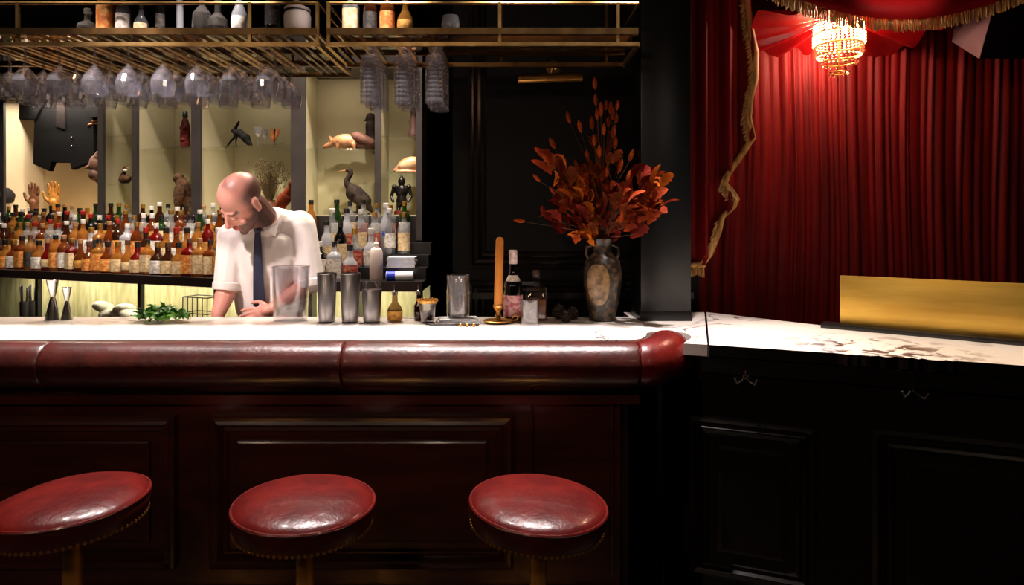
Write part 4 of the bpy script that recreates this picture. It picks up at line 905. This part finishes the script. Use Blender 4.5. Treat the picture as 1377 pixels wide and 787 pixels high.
# candle in brass chamberstick
YC = 2.53
t = thing('candlestick', 'brass chamberstick with saucer beside the dark bottle', 'candlestick', (PX(670, YC), YC, 1.1))
MB().lathe([(.04, 0), (.055, .004), (.06, .010), (.057, .012), (.045, .009), (.014, .012), (.010, .02), (.014, .028), (.009, .036), (.009, .05), (.016, .056), (.02, .066), (.021, .072), (.017, .072)], 28).build('holder', POLBRASS, t)
MB().tube([(.055, 0, .01), (.075, 0, .012), (.082, 0, .025), (.072, 0, .034), (.055, 0, .02)], .004, 8).build('handle', POLBRASS, t)
t = thing('taper_candle', 'amber taper candle leaning slightly in the brass holder', 'candle', (PX(670, YC), YC, 1.172)); t.rotation_euler = (0, math.radians(1.4), 0)
MB().lathe([(.0168, 0), (.0175, .01), (.016, .255), (.013, .268), (.002, .272)], 20).build('wax', mat('amber_wax', (212, 134, 46), .5, c2=(196, 116, 36), scale=10), t)
MB().cap((0, 0, .27), (.001, 0, .278), .0012, .001).build('wick', CAPM['black'], t)
YB2 = 2.60
t = thing('vermouth_bottle', 'dark bottle with pink label and white capsule behind the candle', 'bottle', (PX(690, YB2), YB2, 1.1))
MB().lathe([(.036, 0), (.039, .004), (.039, .135), (.036, .155), (.018, .185), (.0145, .21), (.0145, .27)], 24).build('glass_body', DARKG, t)
MB().lathe([(.0396, .018), (.0396, .105)], 20, a0=math.radians(-175), a1=math.radians(-5)).build('label', paper('pink_floral_label', (226, 176, 176), (186, 96, 100)), t)
MB().lathe([(.0155, .232), (.017, .234), (.017, .286), (.014, .289)], 18).build('capsule', paper('white_capsule', (226, 206, 200), (200, 170, 168)), t)
MB().lathe([(.032, .162), (.020, .186)], 20, a0=math.radians(-160), a1=math.radians(-20)).build('neck_label', PAP['white'], t)
t = thing('decanter', 'square glass decanter of amber spirit behind the small tumbler', 'decanter', (PX(721, 2.62), 2.62, 1.1))
MB().lathe([(.043, 0), (.046, .003), (.046, .125), (.042, .132), (.016, .137), (.0165, .18)], 28, p=7).build('glass_body', HEAVY, t)
MB().lathe([(.041, .008), (.043, .01), (.043, .085), (.02, .088)], 28, p=6).build('spirit', HONEY, t); MB().lathe([(.013, .175), (.0145, .178), (.017, .19), (.013, .205), (1e-4, .207)], 16).build('stopper', WOODB, t)
t = cup('small_tumbler', 'small fluted shot tumbler on the marble near the candlestick', 'glass', 712.5, 2.47, wall(.033, .0405, .10, .004, .014), HEAVY, 'vessel', 14)
for px, Yp, s in ((752, 2.63, 1.0), (770, 2.63, .85), (761, 2.55, .75)):
    t = thing('pine_cone', {752: 'largest dark pine cone beside the flower vase', 770: 'middle-sized dark pine cone touching the flower vase side', 761: 'smallest dark pine cone in front of the other two'}[px], 'pine cone', (PX(px, Yp), Yp, 1.1), px, 'pine cones by the vase'); t.scale = (s, s, s)
    PCM = mat('dark_pine_cone', (48, 36, 30), .7, c2=(66, 50, 42), scale=30)
    m = MB(); m.lathe([(1e-4, 0), (.012, .002), (.018, .02), (.014, .05), (1e-4, .066)], 10); m.build('core', PCM, t)
    m = MB()
    for r_ in range(6):
        z = .008 + r_ * .009; R_ = .025 * math.sin(math.pi * (.3 + r_ * .115))
        for k in range(9): a = k * 6.2832 / 9 + r_ * .35; m.ell((R_ * math.cos(a), R_ * math.sin(a), z), (.008, .008, .0035), Euler((0, -.5, a)), 6, 4)
    m.build('scales', PCM, t)
# jiggers
for px, h, r, lab in ((71, .165, .029, 'tall steel hourglass jigger on the bar by the niche post'), (90, .135, .022, 'smaller steel hourglass jigger beside the tall one')):
    t = thing('jigger', lab, 'jigger', (PX(px, 2.61), 2.61, 1.1)); MB().lathe([(r, 0), (r, .002), (r * .32, h * .55), (r * .30, h * .58)], 24, cap=False).build('large_cup', STEEL, t); MB().lathe([(r * .30, h * .58), (r * .36, h * .61), (r * .8, h), (r * .77, h), (r * .3, h * .63)], 24, cap=False).build('small_cup', STEEL, t)
# mint
YM = 2.56; t = thing('mint_bunch', 'heap of fresh green mint leaves on the bar', 'mint', (PX(218, YM), YM, 1.1))
lf = []
def leafmesh(nm, m, L, W, curl, pts=7, lobe=0.):
    vs = []; fs = []
    for i in range(pts + 1):
        u = i / pts; wd = W * (math.sin(math.pi * min(1, u * .92 + .04)) ** .8) * (1 + lobe * math.cos(u * 22)); z = curl * math.sin(u * 2.4) * L
        vs += [(-wd, u * L, z + wd * .35), (0, u * L, z), (wd, u * L, z + wd * .35)]
    for i in range(pts):
        for k in (0, 1): a = i * 3 + k; fs.append((a, a + 1, a + 4, a + 3))
    me = bpy.data.meshes.new(nm); me.from_pydata(vs, [], fs); me.materials.append(m); me.polygons.foreach_set('use_smooth', [True] * len(me.polygons)); return me
MINTS = [leafmesh('mint_leaf', mat(n, c, .45, c2=c2, scale=40, bump=.4, bscale=80), .036, .012, .3, 6, .06) for n, c, c2 in (('mint_green', (78, 140, 52), (56, 112, 36)), ('pale_mint_green', (128, 178, 84), (90, 148, 56)), ('deep_mint_green', (44, 92, 32), (62, 114, 40)))]
rm = random.Random(3)
for k in range(130):
    x = rm.triangular(-.125, .115, 0); y = rm.uniform(-.045, .045); hmax = .052 * (1 - (abs(x) / .13) ** 1.6) * (1 - (abs(y) / .06) ** 2); z = .004 + rm.random() * max(0, hmax)
    obj('leaf', MINTS[rm.randrange(3)], t, (x, y, z), (rm.uniform(-.1, .8), rm.uniform(-.5, .5), rm.uniform(0, 6.28)))
# ------------------------------------------------------------------ vase and dried bouquet
YV = 2.60; VX = PX(810, YV)
VASE = mat('mottled_stoneware', (34, 27, 20), .35, c2=(86, 66, 46), scale=44, lo=.48, hi=.62, bump=.3, bscale=40)
t = thing('vase', 'mottled dark stoneware vase with pale oval panel beside the pillar', 'vase', (VX, YV, 1.1))
MB().lathe([(.05, 0), (.055, .006), (.052, .02), (.064, .06), (.076, .14), (.079, .20), (.070, .245), (.045, .268), (.036, .285), (.040, .315), (.047, .335), (.043, .335), (.034, .30)], 32).build('body', VASE, t)
def vr(z):
    pv = [(.064, .06), (.076, .14), (.079, .20), (.070, .245)]
    for (r0, z0), (r1, z1) in zip(pv[:-1], pv[1:]):
        if z0 <= z <= z1: return r0 + (r1 - r0) * (z - z0) / (z1 - z0)
    return .07
def pan(u, v):
    z = .152 + .082 * math.sin((v - .5) * math.pi); hw = .62 * math.cos((v - .5) * math.pi * .96) ** .7; a = math.radians(-112) + hw * (2 * u - 1); r = vr(z) + .0025; return (r * math.cos(a), r * math.sin(a), z)
MB().grid(pan, 12, 14).build('panel', mat('pale_glaze', (150, 118, 78), .35, c2=(84, 62, 40), scale=40, bump=.2), t)
for s in (-1, 1): MB().tube([(s * .04, 0, .31), (s * .065, 0, .30), (s * .066, 0, .27), (s * .055, 0, .25)], .007, 8).build('handle', VASE, t)
bq = thing('dried_bouquet', 'bouquet of dried rust-coloured leaves and grass plumes in the vase', 'dried flowers', (VX, YV, 1.42)); BQ = Vector((VX, YV, 1.42))
LM = [mat('rust_leaf', (158, 58, 14), .8, c2=(112, 36, 10), spec=.1, scale=24, bump=.3, bscale=60), mat('crimson_leaf', (116, 28, 12), .8, c2=(84, 18, 8), spec=.1, scale=24, bump=.3, bscale=60), mat('ochre_leaf', (196, 104, 22), .8, c2=(166, 78, 16), spec=.1, scale=24, bump=.3, bscale=60), mat('copper_leaf', (136, 64, 20), .8, c2=(100, 42, 12), spec=.1, scale=24, bump=.3, bscale=60)]
LV = [leafmesh('dry_leaf', m_, L_, W_, c_, 9, lb) for m_ in LM for L_, W_, c_, lb in ((.085, .024, .25, .22), (.07, .03, .4, .3), (.10, .017, .2, .08))]
PLM = mat('grass_plume', (176, 78, 24), .9, c2=(140, 54, 16), spec=.1, scale=50, bump=.8, bscale=120)
plume = MB().lathe([(1e-4, 0), (.006, .006), (.0095, .02), (.008, .038), (.003, .05), (1e-4, .054)], 8).mesh('plume', PLM)
rb = random.Random(11); stems = MB()
def stem_to(p, r=.0012):
    d = p - BQ; mid = BQ + Vector((d.x * .35, d.y * .35, d.z * .62)); stems.tube([q_ - BQ for q_ in (Vector((VX + d.x * .08, YV + d.y * .1, 1.30)), BQ + Vector((d.x * .06, d.y * .06, .03)), mid, p)], [r, r, r * .9, r * .6], 4)
for (px, py) in ((800, 114), (801, 136), (765, 160), (780, 172), (796, 168), (803, 155), (808, 150), (815, 142), (821, 148), (824, 155), (830, 142), (829, 160), (799, 190), (806, 205), (825, 180), (827, 195), (818, 215), (790, 210), (848, 212), (845, 238), (841, 262), (722, 240), (745, 258), (700, 297), (744, 195), (812, 175), (818, 165), (786, 240), (834, 225), (752, 215), (734, 214), (776, 225), (816, 232), (822, 250)):
    Yp = YV + rb.uniform(-.10, .07); p = P(px, py, Yp); stem_to(p - (p - BQ).normalized() * .02)
    d = (p - BQ).normalized() if py != 297 else Vector((-1, 0, .1)); o = obj('plume', plume, bq, p - BQ - d * .02); o.rotation_euler = d.to_track_quat('Z', 'Y').to_euler(); s = rb.uniform(.8, 1.15); o.scale = (s, s, s)
def leaf_at(px, py, Yp, kinds, outward=None, s=1.):
    p = P(px, py, Yp); d = (p - (BQ + Vector((0, 0, -.02)))).normalized() + Vector((rb.uniform(-.5, .5), rb.uniform(-.5, .3), rb.uniform(-.45, .35))); d.normalize()
    q_ = d.to_track_quat('Y', 'Z').to_euler(); o = obj('leaf', LV[rb.choice(kinds) * 3 + rb.randrange(3)], bq, p - BQ - d * .04); e_ = (d.to_track_quat('Y', 'Z').to_matrix() @ Matrix.Rotation(rb.uniform(-1.3, 1.3), 3, 'Y')).to_euler(); o.rotation_euler = e_; s *= rb.uniform(.62, 1.08); o.scale = (s, s, s)
def cluster(n, cx_, cy_, rx, ry, kinds, tilt=0., stem_every=4, s=1.):
    for k in range(n):
        a, r_ = rb.uniform(0, 6.28), math.sqrt(rb.random()); dx, dy = rx * r_ * math.cos(a), ry * r_ * math.sin(a)
        x_, y_ = cx_ + dx * math.cos(tilt) - dy * math.sin(tilt), cy_ + dx * math.sin(tilt) + dy * math.cos(tilt); Yp = YV + (rb.uniform(-.12, .08) if x_ < 840 else rb.uniform(-.24, -.10))
        leaf_at(x_, y_, Yp, kinds, s=s)
        if k % stem_every == 0: stem_to(P(x_, y_, Yp))
cluster(44, 762, 246, 52, 18, (0, 3, 0, 2), math.radians(50)); cluster(30, 785, 265, 38, 30, (0, 1, 3)); cluster(36, 868, 268, 30, 38, (0, 1, 0)); cluster(14, 885, 258, 14, 24, (0, 2)); cluster(26, 838, 300, 34, 24, (1, 0, 1)); cluster(26, 765, 292, 30, 20, (1, 0, 1)); cluster(16, 786, 320, 18, 11, (2, 2, 0), s=.9); cluster(30, 812, 285, 40, 30, (1, 3, 1)); cluster(18, 812, 225, 20, 45, (3, 0, 1), s=.8); cluster(10, 795, 240, 10, 22, (0, 3))
stuff(stems.build('stems', mat('dry_stem', (92, 54, 30), .8), bq))
# ------------------------------------------------------------------ picture lamp on the dark wall
YP = YW - .10; t = thing('picture_lamp', 'unlit brass picture lamp fixed to the dark panelled wall', 'wall lamp', (PX(740, YP), YW, PZ(88, YP)))
MB().lathe([(.035, 0), (.035, .01), (.02, .018), (1e-4, .02)], 24, M=Matrix.Translation((.02, 0, .012)) @ Matrix.Rotation(math.pi / 2, 4, 'X')).build('wall_plate', BRASS, t)
MB().tube([(.02, -.015, .015), (.01, -.06, .03), (0, -.10, .01), (0, -.10, -.04)], .006, 8).build('arm', BRASS, t)
MB().tube([(-.145, -.10, -.062), (.145, -.10, -.052)], .021, 16).build('shade', POLBRASS, t)
# ------------------------------------------------------------------ bottles and jars on top of the racks
TZ = 2.203
def topb(px, shape, r, h, gl, lab, cp, label):
    Yt = 2.37; bottle(PX(px, Yt), Yt + .0, TZ, shape, r, h, gl, lab, cp, 'on the overhead rack', 0, label)
topb(143, 'square', .026, .19, 'honey', 'orange', 'gold', 'amber bottle with orange label on the long overhead rack'); topb(166, 'round', .026, .15, 'clear', 'white', 'cork', 'clear round bottle with white label on the long overhead rack')
topb(190, 'bulbous', .024, .12, 'clear', 'cream', 'black', 'small round-bellied clear bottle on the long overhead rack'); topb(216, 'slim', .018, .17, 'black', 'black', 'black', 'slim black bottle on the long overhead rack')
topb(463 + 9, 'square', .028, .17, 'clear', 'cream', 'black', 'square bottle with cream label at the end of the short overhead rack'); topb(498, 'round', .026, .16, 'brown', 'black', 'black', 'dark brown round bottle on the short overhead rack')
topb(521, 'round', .028, .165, 'amber', 'orange', 'red', 'amber bottle with orange label on the short overhead rack'); topb(545, 'bulbous', .029, .15, 'honey', 'gold', 'cork', 'honey-coloured bottle with gold label on the short overhead rack')
topb(367, 'tall', .028, .25, 'black', 'black', 'black', 'tall black bottle on the long overhead rack'); topb(322, 'bulbous', .028, .19, 'frosted', 'white', 'cork', 'white-bodied bottle with cork on the long overhead rack')
DEC = glass('cut_decanter_glass', (222, 218, 214), .12, (216, 206, 198), ior=1.7)
for px, h in ((242, .13), (272, .20), (293, .15), (118, .10)):
    t = thing('cut_glass_decanter', {242: 'white slender-necked decanter with flared foot on the overhead rack', 272: 'tallest cut glass decanter on the overhead rack', 293: 'short cut glass decanter beside the tallest one', 118: 'low glass decanter next to the amber bottle on the rack'}[px], 'decanter', (PX(px, 2.37), 2.37, TZ))
    pr = [(.034, 0), (.036, .01), (.034, .02), (.036, .03), (.033, h * .4), (.012, h * .55), (.011, h * .8), (.016, h * .84)] if px != 242 else [(.03, 0), (.03, .004), (.014, .022), (.012, .03), (.012, h * .9)]
    MB().lathe(pr, 12).build('glass_body', FROST if px == 242 else DEC, t, sharp=15); MB().lathe([(.008, h * .84), (.015, h * .9), (.012, h), (1e-4, h * 1.02)], 10).build('stopper', DEC, t)
t = thing('white_jar', 'white ceramic jar at the corner of the long overhead rack', 'jar', (PX(400, 2.40), 2.40, TZ)); MB().lathe([(.04, 0), (.048, .01), (.05, .08), (.045, .10)], 24).build('pot', WP, t); MB().lathe([(.048, .10), (.048, .11), (.02, .125), (.008, .13), (.01, .145), (1e-4, .15)], 20).build('lid', WP, t)
t = thing('glass_bowl', 'small milky glass bowl on the short overhead rack', 'bowl', (PX(606, 2.38), 2.38, TZ)); MB().lathe([(.018, 0), (.024, .008), (.036, .04), (.03, .075), (.026, .075), (.032, .04), (.018, .012)], 20).build('bowl', FROST, t)
# ------------------------------------------------------------------ alcove: curtain, drape, swag
VELV = mat('red_velvet', (126, 11, 11), .62, c2=(94, 6, 8), scale=5, stretch=(4, 4, .3), spec=.25)
SATIN = mat('red_satin', (168, 14, 18), .3, c2=(140, 10, 14), scale=6, spec=.6)
GOLDF = mat('gold_fringe', (200, 152, 84), .6, c2=(134, 94, 46), scale=60, stretch=(1, 1, .1))
YCU = 3.16
rc = random.Random(5); FX = []
x = .0
while x < 2.6: FX.append(x); x += rc.uniform(.022, .062)
import bisect
def fold(xx, z):
    i = max(0, min(len(FX) - 2, bisect.bisect(FX, xx) - 1)); a, b_ = FX[i], FX[i + 1]; t_ = (xx - a) / (b_ - a)
    amp = .011 + .014 * ((i * 7919 % 13) / 13); amp *= .75 + .35 * math.sin(i * 1.7 + z * 1.3)
    return -amp * math.sin(math.pi * max(0, min(1, t_))) ** .7 * 1.25
m = MB(); m.grid(lambda u, v: (.84 + 2.3 * u, YCU + fold(u * 2.3 + .012 * math.sin(v * 5 + u * 9), v * 2.3) + .02 * math.sin(u * 9 + v), .72 + (2.47 - .72) * v), 420, 26)
tag(m.build('velvet_curtain', VELV, sharp=180), 'tall dark red velvet curtain hanging behind the side counter', 'curtain')
slab('wall_alcove', (2.0, 3.30, 1.55), (2.5, .06, 3.1), mat('alcove_wall', (40, 10, 10), .7)); 
# gathered satin canopy over the chandelier
m = MB(); CHX = PX(1128, 2.84)
def can(u, v):
    X = 1.05 + .85 * u; Yy = 2.68 + (YCU - 2.68) * v; a = math.atan2(Yy - 2.84, X - CHX)
    d = math.hypot(X - CHX, Yy - 2.84); z = 2.45 - .10 * min(1, d / .7) - .05 * v + .022 * math.sin(a * 15) * min(1, d * 5)
    return (X, Yy, z)
m.grid(can, 200, 60); tag(m.build('satin_canopy', SATIN, sharp=180), 'gathered red satin canopy spread above the chandelier', 'canopy')
def fringe(t, path, drop, wd=.010, step=.0045, nm='fringe', outward=(0, -1, 0)):
    m = MB(); pts = [Vector(p) for p in path]; rf = random.Random(9)
    m.tube(pts, wd, 6)
    for a, b in zip(pts[:-1], pts[1:]):
        L = (b - a).length; n = max(1, int(L / step))
        for k in range(n):
            p = a.lerp(b, (k + rf.random() * .6) / n); d = Vector(drop(p)) * rf.uniform(.85, 1.1); p2 = p + d + Vector((rf.uniform(-.004, .004), rf.uniform(-.004, .004), 0))
            m.tube([p + Vector((0, rf.uniform(-.005, .005), 0)), p2], [.0028, .0022], 4, True)
    return stuff(m.build(nm, GOLDF, t, sharp=180))
# side drape (cascade)
YD = 2.83
t = thing('side_drape', 'red drape with gold fringed zigzag edge hanging beside the pillar', 'drape', (PX(960, YD), YD, PZ(372, YD))); DO = t.location.copy()
PATH = [(1003, -60), (1002, 0), (1006, 40), (1012, 75), (1010, 110), (1004, 135), (1003, 160), (1010, 186), (995, 208), (975, 235), (970, 248), (980, 258), (988, 268), (984, 278), (968, 292), (962, 312), (958, 322), (952, 340), (944, 352)]
def xr(y):
    for (xa, ya), (xb, yb) in zip(PATH[:-1], PATH[1:]):
        if ya <= y <= yb: return xa + (xb - xa) * (y - ya) / max(1e-6, yb - ya)
    return PATH[-1][0]
def dr(u, v):
    y = -60 + 416 * v; x_ = 905 + (xr(y) - 905) * u; xx = PX(x_, YD)
    return Vector((xx, YD - .028 * math.sin((x_ - 905) * .19) + .012 * math.sin((x_ - 905) * .41 + 1) - .02 * u, PZ(y, YD))) - DO
MB().grid(dr, 120, 120).build('cloth', VELV, t, sharp=180)
fringe(t, [Vector((PX(x_, YD), YD - .035 + .012 * math.sin(i * 1.1), PZ(y, YD))) - DO for i, (x_, y) in enumerate(PATH)], lambda p: (-.034, -.006, -.03), .014, .004)
fringe(t, [Vector((PX(x_, YD), YD - .02, PZ(356, YD))) - DO for x_ in (918, 930, 946)], lambda p: (0, 0, -.052), .012, .0035)
# swag
YS = 2.60; t = thing('swag_valance', 'swagged red satin valance with gold fringe across the alcove top', 'valance', (PX(1200, YS), YS, PZ(45, YS))); SO = t.location.copy()
def zb(px): return -12 + 44 * (1 - ((px - 1198) / 178) ** 2) if abs(px - 1198) < 400 else -60
def sw(u, v):
    px = 985 + 430 * u; yb = zb(px); y = -190 + (yb + 190) * v; y = y if v < 1 else yb
    w = v * 7.0; return Vector((PX(px, YS), YS - .05 * abs(math.sin(w * math.pi / 2 + .5 * math.sin(u * 3))) - .02 * v, PZ(y, YS))) - SO
MB().grid(sw, 90, 90).build('cloth', SATIN, t, sharp=180)
fringe(t, [Vector((PX(px, YS), YS - .05, PZ(zb(px) - 4, YS))) - SO for px in range(990, 1412, 6)], lambda p: (0, 0, -.058), .008, .0035)
# ------------------------------------------------------------------ chandelier
YCH = 2.84; t = thing('chandelier', 'small tiered crystal chandelier glowing in front of the red curtain', 'chandelier', (CHX, YCH, PZ(100, YCH))); CO = t.location.copy(); px2 = YCH / FOC
GLOW = mat('lit_crystal', (255, 226, 190), .2, emit=(255, 196, 140), estr=2.2); DIMC = glass('hanging_crystal', (255, 220, 190), .25, (255, 190, 150), ior=1.8)
GLOW2 = mat('glowing_crystal', (255, 226, 190), .2, emit=(255, 200, 140), estr=11)
def ring(r, y, n, m_, L, nm):
    z = (100 - y) * px2; b = MB(); b.tube([(r * math.cos(a), r * math.sin(a), z) for a in [6.2832 * i / 32 for i in range(33)]], .003, 6, False); rg_ = b.build('ring', POLBRASS, t)
    b = MB()
    for k in range(n):
        a = 6.2832 * k / n
        for j in range(max(1, int(L / .013))): b.lathe([(1e-4, 0), (.0066, .006), (1e-4, .012)], 6, c=(r * math.cos(a), r * math.sin(a), z - .013 - j * .0132))
    return stuff(b.build(nm, m_, rg_, False))
ring(.100, 32, 34, GLOW2, .050, 'crystal_tier'); ring(.104, 46, 36, GLOW, .053, 'crystal_tier'); ring(.098, 62, 32, DIMC, .04, 'crystal_tier'); ring(.088, 74, 28, GLOW, .013, 'crystal_tier'); ring(.075, 84, 20, DIMC, .02, 'crystal_tier'); ring(.042, 98, 12, DIMC, .013, 'crystal_tier')
MB().tube([(0, 0, 0), (0, 0, 2.50 - CO.z)], .004, 8).build('stem', POLBRASS, t)
for k in range(4):
    a = k * math.pi / 2 + .3; MB().tube([(0, 0, 78 * px2), (.06 * math.cos(a), .06 * math.sin(a), 84 * px2), (.1 * math.cos(a), .1 * math.sin(a), 70 * px2)], .0035, 6).build('arm', POLBRASS, t)
    for y in (40, 84, 98): MB().tube([(0, 0, (100 - y) * px2), ((.1 if y == 40 else .075 if y == 84 else .042) * math.cos(a), (.1 if y == 40 else .075 if y == 84 else .042) * math.sin(a), (100 - y) * px2)], .002, 5).build('spoke', POLBRASS, t)
for k in range(3):
    a = k * 2.1 + .5; MB().lathe([(.006, -.01), (.012, .01), (.009, .03), (1e-4, .045)], 10, c=(.04 * math.cos(a), .04 * math.sin(a), 60 * px2)).build('bulb', mat('lit_bulb', (255, 230, 200), .3, emit=(255, 214, 160), estr=25), t)
point('chandelier_lamp', (CHX, YCH - .13, CO.z + 62 * px2), 6, (1, .72, .52), .05)
point('chandelier_lamp', (CHX, YCH + .12, CO.z + 50 * px2), 5, (1, .72, .52), .05)
# ------------------------------------------------------------------ loudspeaker at the upper right
YL = 2.72; t = thing('loudspeaker', 'black wedge loudspeaker with its lit side painted pale hung under the valance', 'loudspeaker', (PX(1345, YL), YL, PZ(80, YL))); LO = t.location.copy()
A = [P(1318, 79, YL), P(1480, 80, YL), P(1480, -20, YL), P(1345, -20, YL)]; B = [P(1281, 56, YL + .24), P(1440, 58, YL + .24), P(1440, -10, YL + .24), P(1292, -10, YL + .24)]
vs = [p - LO for p in A + B]
MB().add(vs, [(0, 1, 2, 3), (7, 6, 5, 4), (0, 4, 5, 1), (2, 6, 7, 3), (1, 5, 6, 2)]).build('cabinet', BLACK, t, False)
sp = MB(); o_ = Vector((-.004, 0, 0)); sp.add([vs[0] + o_, vs[4] + o_, vs[7] + o_, vs[3] + o_, vs[0], vs[4], vs[7], vs[3]], [(0, 3, 2, 1), (4, 5, 6, 7), (0, 1, 5, 4), (1, 2, 6, 5), (2, 3, 7, 6), (3, 0, 4, 7)]); sp.build('side_panel', mat('mauve_lit_side', (112, 84, 88), .5, c2=(100, 74, 80)), t, False)  # pinkish light on the black side is put into the panel colour
MB().tube([(.12, .12, .24), (.12, .12, 3.1 - LO.z)], .012, 8).build('bracket', IRON, t)
